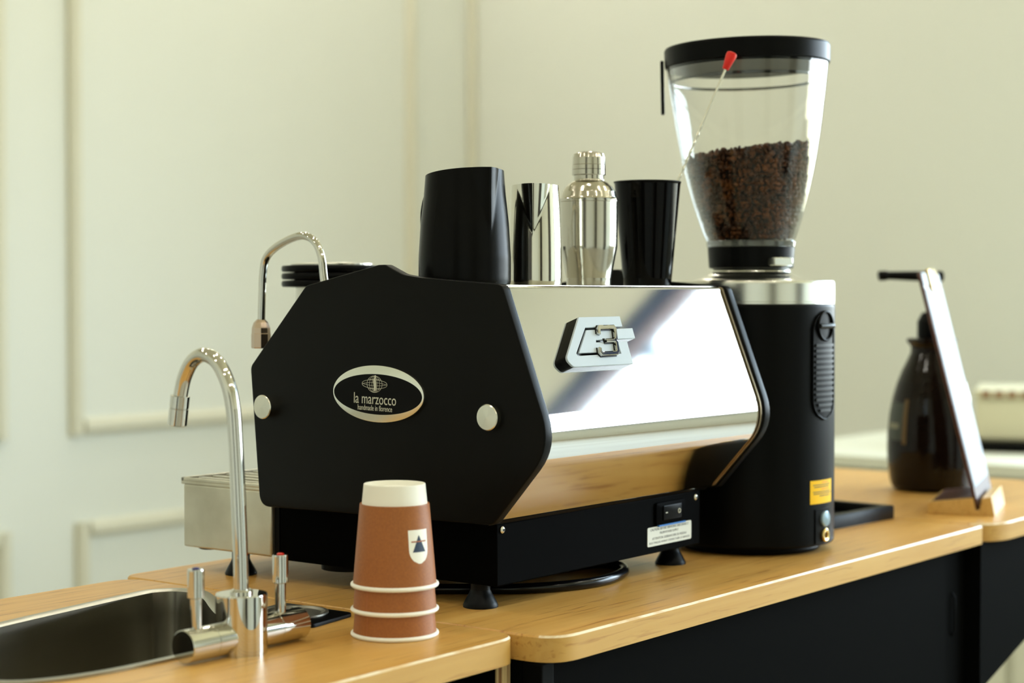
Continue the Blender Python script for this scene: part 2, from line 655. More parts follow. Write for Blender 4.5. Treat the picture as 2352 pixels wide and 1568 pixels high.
# ================================================================== the room
struct('floor', box(XL, XR + 0.1, YF, YB + 0.1, ZF - 0.08, ZF), M['floor'], label='beige screed floor of the room')
struct('ceiling', box(XL, XR + 0.1, YF, YB + 0.1, ZC, ZC + 0.08), M['ceiling'], label='cream painted ceiling of the room')
struct('wall_back', box(XL, XR + 0.1, YB, YB + 0.1, ZF, ZC), M['wall'], label='pale panelled wall behind the espresso machine')
struct('wall_left', box(XL - 0.1, XL, YF, YB + 0.1, ZF, ZC), M['wall'], label='pale wall on the far left of the room')
struct('wall_front', box(XL, XR + 0.1, YF - 0.1, YF, ZF, ZC), M['wall'], label='pale wall behind the viewer')
wr = bmesh.new()
y0, y1, z0, z1 = WIN
parts_ = [box(XR, XR + 0.1, YF, YB, z1, ZC), box(XR, XR + 0.1, YF, YB, ZF, z0), box(XR, XR + 0.1, y1, YB, z0, z1), box(XR, XR + 0.1, YF, y0, z0, z1)]
struct('wall_right', join(*parts_), M['wall'], label='pale plain wall with the big window in it')
# window
wn = bpy.data.objects.new('window_1', None)
wn.location = (XR, 0, 0)
COL.objects.link(wn)
wn['kind'] = 'structure'
wn['label'] = 'wide daylight window with dark blue frame'
struct('window_head', box(XR - 0.03, XR + 0.08, y0, y1, z1 - 0.060, z1), M['frame'], wn)
struct('window_blind', box(XR - 0.02, XR + 0.05, y0 + 0.05, y1 - 0.05, z1 - 0.115, z1 - 0.060, 0.006), M['shade'], wn)
struct('window_sill', box(XR - 0.08, XR + 0.08, y0, y1, z0, z0 + 0.05), M['frame'], wn)
ms = [y0, -3.20, -1.97, -0.76, y1 - 0.06]
for yy in ms:
    struct('mullion', box(XR - 0.01, XR + 0.06, yy, yy + 0.06, z0 + 0.05, z1 - 0.115), M['frame'], wn)
for a, b in zip(ms, ms[1:]):
    struct('pane', box(XR + 0.022, XR + 0.028, a + 0.06, b, z0 + 0.05, z1 - 0.115), M['pane'], wn)


# picture-frame mouldings on the back wall
def moulding(name, xa, xb, za, zb, label):
    t = bpy.data.objects.new(name, None)
    t.location = ((xa + xb) / 2, YB, (za + zb) / 2)
    COL.objects.link(t)
    t['kind'] = 'structure'
    t['label'] = label
    wd, pr = 0.046, 0.028
    prof = [(0, 0), (wd, 0), (wd, pr * 0.45), (wd * 0.72, pr), (wd * 0.30, pr), (0, pr * 0.6)]

    def strip(vertical, at, lo, hi, flip):
        if vertical:
            fr = (Vector((at, YB, 0)), Vector((-1 if flip else 1, 0, 0)), Vector((0, -1, 0)), Vector((0, 0, 1)))
        else:
            fr = (Vector((0, YB, at)), Vector((0, 0, -1 if flip else 1)), Vector((0, -1, 0)), Vector((1, 0, 0)))
        part('moulding_strip', prism(prof, fr, lo, hi), M['trimwall'], t)
    strip(True, xa, za, zb, False)
    strip(True, xb, za, zb, True)
    strip(False, za, xa + wd, xb - wd, False)
    strip(False, zb, xa + wd, xb - wd, True)


moulding('trim_1', 0.30, 1.875, -0.125, 1.85, 'tall wall panel moulding at the left edge of the photo')
moulding('trim_2', 2.10, 3.66, -0.125, 1.85, 'tall wall panel moulding left of the black pitcher')
moulding('trim_3', 0.30, 1.885, -0.84, -0.385, 'low wall panel moulding at the left edge of the photo')
moulding('trim_4', 2.12, 3.66, -0.84, -0.385, 'low wall panel moulding behind the drip tray')
struct('trim_5', box(XR - 0.035, XR, YB - 0.035, YB, ZF, ZC, 0.01), M['trimwall'], label='vertical corner bead where the two walls meet')

# invented dark doors, added out of view to put dark streaks in the steel
for i_, (ax_, at_, a_, b_) in enumerate((('y', YF, -2.7, -1.7), ('y', YF, 0.7, 1.7), ('x', XL, -1.6, -0.6)  )):
    if ax_ == 'y':
        dme, hme = box(a_, b_, at_, at_ + 0.05, ZF, 1.25, 0.004), tube([(a_ + 0.1, at_ + 0.09, 0.0), (a_ + 0.1, at_ + 0.09, 0.25)], 0.012, 12)
        fme = join(box(a_ - 0.07, a_, at_, at_ + 0.06, ZF, 1.32), box(b_, b_ + 0.07, at_, at_ + 0.06, ZF, 1.32), box(a_, b_, at_, at_ + 0.06, 1.25, 1.32))
    else:
        dme, hme = box(at_, at_ + 0.05, a_, b_, ZF, 1.25, 0.004), tube([(at_ + 0.09, a_ + 0.1, 0.0), (at_ + 0.09, a_ + 0.1, 0.25)], 0.012, 12)
        fme = join(box(at_, at_ + 0.06, a_ - 0.07, a_, ZF, 1.32), box(at_, at_ + 0.06, b_, b_ + 0.07, ZF, 1.32), box(at_, at_ + 0.06, a_, b_, 1.25, 1.32))
    do_ = bpy.data.objects.new('door_%d' % (i_ + 1), None)
    do_.location = ((a_ + b_) / 2, at_, ZF) if ax_ == 'y' else (at_, (a_ + b_) / 2, ZF)
    COL.objects.link(do_)
    do_['kind'] = 'structure'
    do_['label'] = 'dark door in the wall behind the viewer' if ax_ == 'y' else 'dark door in the wall on the far left'
    part('door_leaf', dme, M['doordark'], do_)
    part('door_frame', fme, M['trimwall'], do_)
    part('door_handle', hme, M['satin'], do_)

# recessed ceiling downlights
dl = root('downlight', 'round recessed ceiling downlight with warm lens', 'ceiling lamp', (0, 0, ZC), group='ceiling downlights')
part('housing', lathe([(0.062, 0.0), (0.062, -0.012), (0.052, -0.014), (0.050, -0.004), (0.0, -0.004)], 24, cap=False), M['lampwhite'], dl, world=False)
part('lens', lathe([(0.050, -0.006), (0.050, -0.010), (0.0, -0.010)], 24, cap=False), M['lampglow'], dl, world=False)
first = True
for lx, lys in ((-2.6, (-3.2, -1.6, 0.3, 2.1)), (-1.0, (-3.2, -1.6, 0.3, 2.1)), (0.6, (-3.2, -1.6, 0.3, 2.4)), (2.0, (-3.2, -1.6, 0.3, 2.4)), (3.2, (-3.2, -1.6, 0.3, 2.0, 2.85)), (2.7, (2.85,))):  # the two lamps nearest the back corner are added to brighten its walls
    for ly in lys:
        if first:
            dl.location = (lx, ly, ZC)
            first = False
        else:
            copy_tree(dl, (lx, ly, ZC))

# ================================================================== counters
TH = 0.0225
CNT = [M['maple'], M['worn'], M['maple_edge']]


def rrect(x0, x1, y0, y1, rads, seg=8):
    return round_poly([(x0, y0), (x1, y0), (x1, y1), (x0, y1)], rads, seg)


sink_out = [(-.455, .215), (-.452, .165), (-.435, .112), (-.41, .0895), (-.36, .077), (-.29, .0765), (-.215, .0785), (-.186, .091), (-.168, .120), (-.152, .155), (-.134, .190),
            (-.112, .222), (-.088, .255), (-.070, .288), (-.073, .315), (-.092, .330), (-.115, .331), (-.204, .3175), (-.291, .3026), (-.37, .284), (-.43, .256)]
so = [(p.x, p.y) for p in smooth_path([(a, b, 0) for a, b in sink_out + sink_out[:1]], 4)][:-1]
cx0 = sum(p[0] for p in so) / len(so)
cy0 = sum(p[1] for p in so) / len(so)


def shrink(poly, d):
    n = len(poly)
    out = []
    for i in range(n):
        t = (Vector(poly[(i + 1) % n]) - Vector(poly[i - 1])).normalized()
        out.append((poly[i][0] - t.y * d, poly[i][1] + t.x * d))
    return out


c1 = root('sink_counter', 'maple topped bar counter with a steel sink let into it', 'counter', (-0.55, 0.17, ZF))
part('worktop', slab_holes(rrect(-1.15, -0.0487, -0.0835, 0.4165, [.03, .03, .03, .03]), [shrink(so, 0.004)[::-1]], -TH, 0.0, 0.0016), CNT, c1)
part('side_panel', box(-0.0690, -0.0505, -0.070, 0.39, ZF, -TH), M['blackpanel'], c1)
part('panel_edge', box(-0.0690, -0.0505, -0.0715, -0.070, ZF, -TH), M['ply'], c1, label='exposed plywood edge of the black side panel')
part('side_panel', box(-1.10, -1.08, -0.070, 0.39, ZF, -TH), M['blackpanel'], c1)
part('front_panel', box(-1.08, -0.0690, -0.04, -0.022, ZF + 0.05, -TH), M['blackpanel'], c1)

c2 = root('machine_counter', 'long maple topped bar counter carrying the espresso machine and grinder', 'counter', (0.40, 0.15, ZF))
part('worktop', slab_holes(rrect(-0.0465, 0.862, -0.1160, 0.4330, [.034, .003, .01, .02]), [], -TH, 0.0, 0.0018), CNT, c2)
part('front_panel', box(-0.0265, 0.790, -0.098, -0.082, ZF, -TH), M['blackpanel'], c2)
part('corner_post', box(-0.0450, -0.0275, -0.101, -0.080, ZF, -TH - 0.001, 0.0015), M['blackpost'], c2)
part('front_panel', box(0.790, 0.8600, -0.092, -0.080, ZF, -TH), M['blackpanel'], c2)
lt = part('latch_rod', tube([(0.823, -0.092, -0.080), (0.8235, -0.096, -0.086), (0.8235, -0.096, -0.128), (0.823, -0.092, -0.135)], 0.0013, 10), M['blackpost'], c2)
part('side_panel', box(-0.045, -0.028, -0.080, 0.40, ZF, -TH), M['blackpanel'], c2)
part('side_panel', box(0.845, 0.860, -0.056, 0.40, ZF, -TH), M['blackpanel'], c2)

c3 = root('menu_counter', 'maple topped bar counter with slanted black apron holding the menu stand', 'counter', (1.14, 0.12, ZF))
part('worktop', slab_holes(rrect(0.8655, 1.42, -0.1270, 0.4300, [.065, .03, .03, .01], 10), [], -TH, 0.0, 0.0018), CNT, c3)
part('apron', prism([(0.8660, -TH), (0.8660, ZF), (0.884, ZF), (0.884, -0.203), (1.40, -0.060), (1.40, -TH)], FY, 0.098, 0.112), M['blackpanel'], c3)
part('side_panel', box(0.8670, 0.8830, -0.098, 0.40, ZF, -TH), M['blackpanel'], c3)
for lx, ly in ((0.90, 0.38), (1.39, -0.07), (1.39, 0.38)):
    part('leg', box(lx - 0.014, lx + 0.014, ly - 0.014, ly + 0.014, ZF, -TH, 0.002), M['blackpost'], c3)

# ================================================================== sink
sk = root('sink', 'stainless steel sink basin let into the counter behind the faucet', 'sink', (cx0, cy0, 0))


def loft(loops, zs, closed_bottom=True):
    bm = bmesh.new()
    rings = [[bm.verts.new((p[0], p[1], z)) for p in l] for l, z in zip(loops, zs)]
    for a, b in zip(rings, rings[1:]):
        n = len(a)
        for i in range(n):
            bm.faces.new([a[i], a[(i + 1) % n], b[(i + 1) % n], b[i]])
    if closed_bottom:
        bm.faces.new(rings[-1])
    return finish(bm, 40)


s8 = shrink(so, -0.004)
part('rim', loft([s8, s8, shrink(so, 0.002), shrink(so, 0.007)], [0.0, 0.0022, 0.0026, 0.0005], False), M['sinkrim'], sk)
part('basin', loft([shrink(so, 0.007), shrink(so, 0.009), shrink(so, 0.013), shrink(so, 0.024), [(cx0 + (p[0] - cx0) * .55, cy0 + (p[1] - cy0) * .55) for p in so]], [0.0005, -0.02, -0.115, -0.132, -0.135]), M['sinksteel'], sk)
part('drain', lathe([(0.022, -0.135), (0.022, -0.1325), (0.016, -0.132), (0.014, -0.134), (0, -0.134)], 24, (cx0, cy0, 0), cap=False), M['chrome'], sk)

# pitcher rinser
rn = root('pitcher_rinser', 'black rinser plate with round steel drain beside the faucet', 'pitcher rinser', (-0.115, 0.137, 0))
part('plate', prism(round_poly([(-.1390, .0775), (-.0715, .0885), (-.0715, .176), (-.1390, .165)], .008, 5), FZ, 0.0002, 0.0035, 0.001), M['plastic'], rn)
dr = part('drain_dish', lathe([(0.030, 0.0036), (0.030, 0.0052), (0.027, 0.0056), (0.023, 0.0040), (0.006, 0.0038), (0, 0.0038)], 36, (-0.1055, 0.128, 0), cap=False), M['steel'], rn)
part('spray_nozzle', lathe([(0.006, 0.0036), (0.006, 0.0075), (0.003, 0.0085), (0, 0.0085)], 20, (-0.1055, 0.128, 0), cap=False), M['chrome'], rn)

# ================================================================== faucet
FXc, FYc = -0.245, 0.0515
fa = root('faucet', 'chrome gooseneck faucet with two lever handles in front of the sink', 'faucet', (FXc, FYc, 0))
part('body', lathe([(0.0208, 0.0), (0.0208, 0.0472), (0.0204, 0.0480), (0.009, 0.0481), (0, 0.0481)], 48, (FXc, FYc, 0), cap=False), M['chrome'], fa)
part('collar', lathe([(0.0092, 0.0478), (0.0092, 0.0500), (0.0078, 0.0512), (0.006, 0.0512)], 32, (FXc, FYc, 0), cap=False), M['chrome'], fa)
pth = [(FXc, FYc, 0.045), (FXc, FYc + 0.001, 0.08), (FXc, FYc + 0.0035, 0.13), (FXc, FYc + 0.0065, 0.175), (FXc, FYc + 0.0090, 0.198), (FXc, FYc + 0.0150, 0.2165),
       (FXc, FYc + 0.0265, 0.2325), (FXc, FYc + 0.0420, 0.2385), (FXc, FYc + 0.0560, 0.2330), (FXc, FYc + 0.0655, 0.2200), (FXc, FYc + 0.0700, 0.2070), (FXc, FYc + 0.0715, 0.200)]
part('spout', tube(smooth_path(pth, 6), 0.0060, 24), M['chrome'], fa)
nz = (FXc, FYc + 0.0722, 0.1965)
zdir = Vector((0, 0.155, -1)).normalized()
a0 = Vector(nz) - zdir * 0.0080
ae = part('aerator', tube([a0, a0 + zdir * 0.0003, a0 + zdir * 0.0100, a0 + zdir * 0.0103, a0 + zdir * 0.0108, a0 + zdir * 0.0111, a0 + zdir * 0.0245, a0 + zdir * 0.0250],
                          [0.0074, 0.0080, 0.0080, 0.0076, 0.0076, 0.0080, 0.0080, 0.0072], 32, smooth=30), M['chrome'], fa)
for sgn, xe, xs_, lx, ztop, capm in ((-1, -0.3075, -0.258, -0.2938, 0.0745, 'bluecap'), (1, -0.1780, -0.232, -0.2008, 0.0750, 'red')):
    za = 0.0143
    ln = abs(xe - xs_)
    v = part('valve', lathe([(0.0131, 0.0), (0.0131, ln * 0.42), (0.0127, ln * 0.425), (0.0127, ln * 0.435), (0.0131, ln * 0.44), (0.0131, ln - 0.0006), (0.0125, ln), (0, ln)], 40, (0, 0, 0), 'x', cap=False), M['chrome'], fa, world=False)
    if sgn < 0:
        v.data.transform(Matrix.Rotation(PI, 4, 'Z'))
    v.data.transform(Matrix.Translation((xs_ - FXc, 0.0, za)))
    h = part('lever', lathe([(0.0045, 0.0), (0.0045, 0.0245), (0.0062, 0.0250), (0.0066, 0.0255), (0.0066, ztop - za - 0.0135), (0.0063, ztop - za - 0.0125), (0, ztop - za - 0.0125)], 28, (lx, FYc, za + 0.0115), cap=False), M['chrome'], fa)
    part('cap', lathe([(0.0030, 0.0), (0.0030, 0.0006), (0.0018, 0.0012), (0, 0.0013)], 20, (lx, FYc, ztop - 0.0009), cap=False), M[capm], h)

# ================================================================== paper cups (upside down, nested)
CX, CY = -0.1134, 0.0033
CANG = math.atan2(-0.9761 - CY, -1.2372 - CX)
CUPH = 0.0868
rsl = lambda z: 0.0352 + (0.0295 - 0.0352) * (z - 0.003) / (0.070 - 0.003)
rin = lambda z: 0.0277 + 0.100 * (0.070 - z)
cup = root('paper_cup', 'bottom terracotta paper cup of the upside-down stack, resting on the counter', 'cup', (CX, CY, 0), group='stacked paper cups')
part('inner_cup', lathe([(rin(0.066) - 0.0004, 0.066), (rin(0.070), 0.070), (0.02610, CUPH - 0.0006), (0.0258, CUPH), (0.0246, CUPH), (0.0244, CUPH - 0.0042), (0, CUPH - 0.0042)], 56, cap=False), M['cupwhite'], cup, world=False)
part('sleeve', lathe([(rsl(0.002), 0.002), (rsl(0.0695), 0.0695), (rsl(0.070) - 0.0003, 0.0703), (rin(0.070) - 0.0002, 0.0700)], 56, cap=False), M['cupbrown'], cup, world=False)
rimp = [(0.0355 + 0.0019 * math.cos(t), 0.0019 + 0.0019 * math.sin(t)) for t in [2 * PI * k / 12 for k in range(13)]]
part('rolled_rim', lathe(rimp, 64, cap=False), M['cupwhite'], cup, world=False)
seam_a = CANG - R(42)
part('seam', wrap([(0.004, seam_a - .006, seam_a + .006), (0.066, seam_a - .006, seam_a + .006)], rsl, 0.00012, n=1), M['rust'], cup, world=False)
cups = [cup]
for i, (lab, zz) in enumerate((('middle terracotta paper cup of the upside-down stack on the counter', 0.0207), ('topmost terracotta paper cup of the stack with cream base and crest', 0.0415))):
    c = copy_tree(cup, (CX, CY, zz))
    c['label'] = lab
    cups.append(c)
tc_ = cups[2]
for ch in list(tc_.children):
    if ch.name.startswith('seam'):
        bpy.data.objects.remove(ch)
ca = CANG + R(39)
# crest: straight top, rounded foot, height 0.0255
rows = []
zt, zb_ = 0.0505, 0.0225
hw = 0.0100
for k in range(13):
    z = zt - (zt - zb_) * k / 12
    d = z - zb_
    f = 1.0 if d > 0.0115 else math.sqrt(max(0.02, 1 - ((0.0115 - d) / 0.0115) ** 2))
    rows.append((z, ca - hw * f * (1 if d > .01 else 1) / rsl(z), ca + hw * f / rsl(z)))
cre = part('crest', wrap(rows, rsl, 0.00015, n=8), M['cupwhite'], tc_, world=False, label='cream shield crest')
rows = [(0.0459 - 0.0138 * k / 6, ca - (0.0002 + 0.0063 * k / 6) / 0.032, ca + (0.0002 + 0.0063 * k / 6) / 0.032) for k in range(7)]
part('crest_triangle', wrap(rows, rsl, 0.00030, n=4), M['navy'], cre, world=False)
part('crest_bar', wrap([(0.0404, ca - 0.0075 / 0.032, ca + 0.0075 / 0.032), (0.0414, ca - 0.0075 / 0.032, ca + 0.0075 / 0.032)], rsl, 0.00045, n=6), M['rust'], cre, world=False)

# ================================================================== espresso machine
em = root('espresso_machine', 'black sided espresso machine with polished steel back panel on the maple counter', 'espresso machine', (0.2, 0.17, 0))
SP = [(0.2153, 0.2961), (0.1222, 0.3152), (0.1140, 0.3154), (0.0927, 0.3062), (0.0733, 0.3035), (-0.0236, 0.2965), (-0.0782, 0.1550), (-0.0135, 0.0822), (0.2790, 0.0780), (0.2915, 0.2160)]
SPR = [0.012, 0.006, 0.008, 0.03, 0.05, 0.009, 0.048, 0.010, 0.014, 0.010]
spoly = round_poly(SP, SPR, 8)
TP = 0.0112
sp1 = part('side_panel', prism(spoly, FX, 0.0, TP, 0.0013, 3, both=True), M['panel'], em, label='black side panel with oval badge')
sp2 = part('side_panel', prism(spoly, FX, 0.40 - TP, 0.40, 0.0013, 3, both=True), M['panel'], em)
# added strip along the far side panel, its tan colour imitates a reflection
tp_ = round_poly([(0.02, 0.2956), (-0.0208, 0.2956), (-0.0757, 0.1550), (-0.0120, 0.0840), (0.0, 0.0838)], [0, 0.006, 0.048, 0.006, 0], 8)
chrome_prof = round_poly([(0.10, 0.2955), (-0.0187, 0.2955), (-0.0735, 0.1550), (-0.0100, 0.0838), (0.02, 0.0820)], [0, 0.004, 0.048, 0.006, 0], 20)


def ribbon(prof, x0, x1, th):
    prof = support(prof, 0.006, 0.0006)
    n = len(prof)
    inn = []
    for i in range(n):
        t = (Vector(prof[min(i + 1, n - 1)]) - Vector(prof[max(i - 1, 0)])).normalized()
        inn.append((prof[i][0] + t.y * -th * -1 * -1, prof[i][1] + t.x * th * 1))
    bm = bmesh.new()
    rows_ = [[bm.verts.new((x, p[0], p[1])) for p in prof] + [bm.verts.new((x, p[0], p[1])) for p in inn[::-1]] for x in (x0, x1)]
    m_ = len(rows_[0])
    for i in range(m_):
        bm.faces.new([rows_[0][i], rows_[0][(i + 1) % m_], rows_[1][(i + 1) % m_], rows_[1][i]])
    for rw in rows_:
        for i in range(n - 1):
            bm.faces.new([rw[i], rw[i + 1], rw[m_ - 2 - i], rw[m_ - 1 - i]])
    return finish(bm, 30)


part('back_panel', ribbon(chrome_prof, TP, 0.40 - TP - 0.0035, 0.0012), M['mirror'], em, label='mirror polished steel back panel')
part('trim_strip', ribbon(tp_, 0.40 - TP - 0.0034, 0.40 - TP - 0.0004, 0.0012), M['bronze'], em)
part('cup_tray', box(TP, 0.40 - TP, -0.012, 0.200, 0.2925, 0.2962), M['steel'], em)
part('body', prism([(-0.008, 0.292), (0.205, 0.292), (0.262, 0.212), (0.258, 0.090), (0.0, 0.0795), (-0.006, 0.087), (-0.058, 0.1550)], FX, TP, 0.40 - TP), M['plastic'], em)
# base
bs = part('base', box(0.0234, 0.3766, 0.0, 0.2745, 0.0224, 0.0795, 0.0012), M['basecoat'], em)
for bx_, bz_ in ((0.0312, 0.0738), (0.3672, 0.0730)):
    s = lathe([(0.0034, 0.0), (0.0033, 0.0008), (0.0022, 0.0018), (0, 0.0022)], 20, (0, 0, 0), 'y', cap=False)
    s.transform(Matrix.Rotation(PI, 4, 'X'))
    s.transform(Matrix.Translation((bx_, 0.0, bz_)))
    so_ = part('screw', s, M['satin'], bs)
    for a in (0, 1):
        part('slot', box(bx_ - (.0013 if a else .0004), bx_ + (.0013 if a else .0004), -0.0026, -0.0016, bz_ - (.0004 if a else .0013), bz_ + (.0004 if a else .0013)), M['ink'], bs)
sw = part('power_switch', prism(round_poly(rect(0.2875, 0.3435, 0.0510, 0.0740), 0.003, 4), FY, 0.0, 0.0024, 0.0008), M['basecoat'], em)
part('rocker', prism(round_poly(rect(0.2998, 0.3345, 0.0552, 0.0702), 0.0008, 2), FY, 0.0024, 0.0036, 0.0005), M['plastic'], sw)
part('on_mark', prism(rect(0.3032, 0.3068, 0.0622, 0.0634), FY, 0.0036, 0.0038), M['print'], sw)
rg = tube([(0.3292 + 0.0021 * math.cos(t), -0.0038, 0.0627 + 0.0021 * math.sin(t)) for t in [2 * PI * k / 20 for k in range(20)]], 0.0006, 6, closed=True)
part('off_mark', rg, M['print'], sw)
part('film_strip', prism(rect(0.2925, 0.3440, 0.0492, 0.0508), FY, 0.0, 0.0026), M['bluetape'], em)
lb = part('caution_label', prism(round_poly(rect(0.2738, 0.3585, 0.0300, 0.0496), 0.002, 4), FY, 0.0, 0.0004), M['paperwhite'], em, label='white caution label')
for s, wv, xc, zc_ in (('CAUTION: BEFORE SERVICING DISCONNECT', 0.074, 0.3160, 0.0468), ('FROM POWER SUPPLY', 0.036, 0.3150, 0.0425),
                       ('ATTENTION: DEBRANCHER DU RESEAU', 0.066, 0.3155, 0.0376), ("ELECTRIQUE AVANT D'EFFECTUER LE SERVICE", 0.078, 0.3160, 0.0332)):
    part('lettering', text_mesh(s, wv, 0.0024, FY, xc, zc_, 0.0004, 0.0001), M['ink'], lb)
# feet
foot = [(0.0162, 0.0), (0.0164, 0.0018), (0.0150, 0.0048), (0.0108, 0.0125), (0.0092, 0.0160), (0.0092, 0.0235)]
for fx, fy in ((0.036, 0.0288), (0.3639, 0.0288), (0.036, 0.3430), (0.3639, 0.3430)):
    part('foot', lathe(foot, 32, (fx, fy, 0)), M['rubber'], em)
part('drain_cup', lathe([(0.030, 0.0105), (0.030, 0.018), (0.033, 0.0185), (0.033, 0.0226)], 36, (0.085, 0.235, 0)), M['plastic'], em)
# drip tray
dt = part('drip_tray', box(0.018, 0.382, 0.2810, 0.4095, 0.0250, 0.0905, 0.002), M['traysteel'], em, label='stained steel drip tray box')
part('tray_lip', join(box(0.018, 0.382, 0.2810, 0.4130, 0.0900, 0.0935, 0.001), box(0.018, 0.022, 0.2810, 0.4130, 0.0930, 0.0972, 0.001), box(0.378, 0.382, 0.2810, 0.4130, 0.0930, 0.0972, 0.001), box(0.018, 0.382, 0.4085, 0.4130, 0.0930, 0.0972, 0.001)), M['traysteel'], dt)
for k in range(18):
    xx = 0.034 + k * 0.0195
    part('grate_bar', box(xx, xx + 0.0055, 0.286, 0.404, 0.0940, 0.0965, 0.0006), M['steel'], dt)
part('front_gasket', box(0.0225, 0.3775, 0.2745, 0.2810, 0.0224, 0.0900), M['plastic'], em)
part('tray_foot', lathe([(0.010, 0.0215), (0.012, 0.0225), (0.012, 0.0252)], 24, (0.040, 0.393, 0)), M['rubber'], dt)
# group head with stacked black cap
part('group_head', lathe([(0.030, 0.215), (0.034, 0.222), (0.034, 0.262), (0.040, 0.270), (0.040, 0.2956)], 40, (0.2, 0.3675, 0)), M['steel'], em)
part('group_neck', box(0.165, 0.235, 0.245, 0.345, 0.220, 0.285, 0.01), M['steel'], em)
for k in range(3):
    zz = 0.2954 + k * 0.0083
    part('cap_disc', lathe([(0.040, zz), (0.0545, zz + 0.0006), (0.0556, zz + 0.0024), (0.0556, zz + 0.0055), (0.0545, zz + 0.0072), (0.040, zz + 0.0083)], 48, (0.2, 0.3675, 0)), M['plastic'], em)
part('cap_plate', lathe([(0.046, 0.3203), (0.046, 0.3218), (0.044, 0.3224), (0, 0.3224)], 48, (0.2, 0.3675, 0)), M['satin'], em)
# steam wand
wp = [(0.06, 0.232, 0.252), (0.06, 0.2420, 0.280), (0.06, 0.2475, 0.303), (0.06, 0.2512, 0.325), (0.06, 0.2600, 0.3405), (0.06, 0.2755, 0.3470), (0.06, 0.2950, 0.3440), (0.06, 0.3170, 0.3350),
      (0.06, 0.3300, 0.3240), (0.06, 0.3340, 0.3080), (0.06, 0.3352, 0.290), (0.06, 0.3366, 0.258)]
sw_ = part('steam_wand', tube(smooth_path(wp, 6), 0.0040, 20), M['chrome'], em)
part('nozzle', lathe([(0.0042, 0.262), (0.0075, 0.2585), (0.0094, 0.2530), (0.0096, 0.2480), (0.0096, 0.2475), (0.0100, 0.2470), (0.0100, 0.2330), (0.0094, 0.2320), (0, 0.2320)], 8, (0.06, 0.3370, 0), cap=False, smooth=25), M['wandtip'], sw_)
# side knobs
for ky, kz in ((-0.0122, 0.1786), (0.2682, 0.1772)):
    k_ = lathe([(0.0106, 0.0), (0.0106, 0.0042), (0.0110, 0.0044), (0.0118, 0.0052), (0.0118, 0.0066), (0.0110, 0.0074), (0, 0.0080)], 40, (0, 0, 0), 'x', cap=False)
    k_.transform(Matrix.Rotation(PI, 4, 'Z'))
    k_.transform(Matrix.Translation((0.0, ky, kz)))
    part('fixing_knob', k_, M['satin'], sp1)
# badge
BF = (Vector((0, 0.1205, 0.1948)), Vector((0, -1, -0.02)).normalized(), Vector((0, -0.02, 1)).normalized(), Vector((-1, 0, 0)))
bd = part('badge', prism(ellipse(0, 0, 0.0565, 0.0267, 96), BF, 0.0, 0.0030, 0.0006), M['badgesilver'], em, label='oval silver badge with black field and lettering')
part('badge_field', prism(ellipse(-0.0002, -0.0004, 0.0546, 0.0189, 96), BF, 0.0030, 0.0033), M['badgeblack'], bd)
part('badge_lettering', text_mesh('la marzocco', 0.0525, 0.0100, BF, -0.0028, -0.0048, 0.0033), M['print'], bd)
part('badge_lettering', text_mesh('handmade in florence', 0.0428, 0.0052, BF, -0.0027, -0.0133, 0.0033), M['print'], bd)


def bpt(u, v, h=0.0034):
    O, ex, ey, n = BF
    return O + ex * u + ey * v + n * h


gx, gy = -0.0034, 0.0090
glob = []
for k in range(-3, 4):                    # meridians of the globe
    a = k / 3.0
    glob.append(tube([bpt(gx + 0.0094 * a * math.cos(t), gy + 0.0078 * math.sin(t)) for t in [R(-88 + 176 * j / 16) for j in range(17)]], 0.00017, 5))
for v in (-0.0045, -0.0015, 0.0015, 0.0045):   # parallels, the belt drawn out to both sides
    half = 0.0150 if abs(v) < 0.003 else 0.0077
    glob.append(tube([bpt(gx - half + 2 * half * j / 12, gy + v * (1 if abs(v) > .003 else (1 - abs(-1 + 2 * j / 12) ** 2))) for j in range(13)], 0.00017, 5))
for sg in (1, -1):                        # brim of the belt
    glob.append(tube([bpt(gx + 0.0155 * math.cos(t), gy + sg * 0.0040 * abs(math.sin(t)) ** 0.8) for t in [PI * j / 24 for j in range(25)]], 0.00020, 5))
part('badge_globe', join(*glob), M['print'], bd)
fig = [(0.0002, 0.0108), (0.0016, 0.0106), (0.0022, 0.0090), (0.0018, 0.0074), (0.0016, 0.0060), (0.0026, 0.0010), (0.0028, -0.0030), (0.0036, -0.0078), (0.0018, -0.0084), (0.0012, -0.0040),
       (0.0004, -0.0084), (-0.0018, -0.0082), (-0.0014, -0.0030), (-0.0024, 0.0006), (-0.0030, 0.0030), (-0.0024, 0.0062), (-0.0008, 0.0074), (-0.0010, 0.0094)]
part('badge_figure', prism([(gx + 0.0004 + a * .66, gy + b * .78) for a, b in fig], BF, 0.0033, 0.0038), M['print'], bd)

# model emblem on the back panel
EF = (Vector((0, -0.0187, 0.2955)), Vector((1, 0, 0)), Vector((0, 0.36337, 0.93164)).normalized(), Vector((0, -0.93164, 0.36337)).normalized())
G = [(0.0966, -0.0342), (0.1645, -0.0340), (0.1636, -0.0445), (0.1018, -0.0446), (0.0746, -0.0694), (0.0762, -0.0716), (0.1468, -0.0713), (0.1472, -0.0598), (0.1634, -0.0593), (0.1613, -0.0821), (0.0640, -0.0820), (0.0560, -0.0745)]
GR = [0.001, 0, 0, 0, 0.003, 0, 0, 0, 0, 0, 0.008, 0.008]
gp = round_poly(G, GR, 5)
INN = [(0.1022, -0.0471), (0.1797, -0.0463), (0.1790, -0.0567), (0.1127, -0.0572), (0.1116, -0.0593), (0.1436, -0.0595), (0.1437, -0.0691), (0.0788, -0.0691)]
E0 = -0.0005
eb = part('model_emblem', prism(gp, EF, E0, 0.0065), M['plastic'], em, label='raised emblem reading G3')
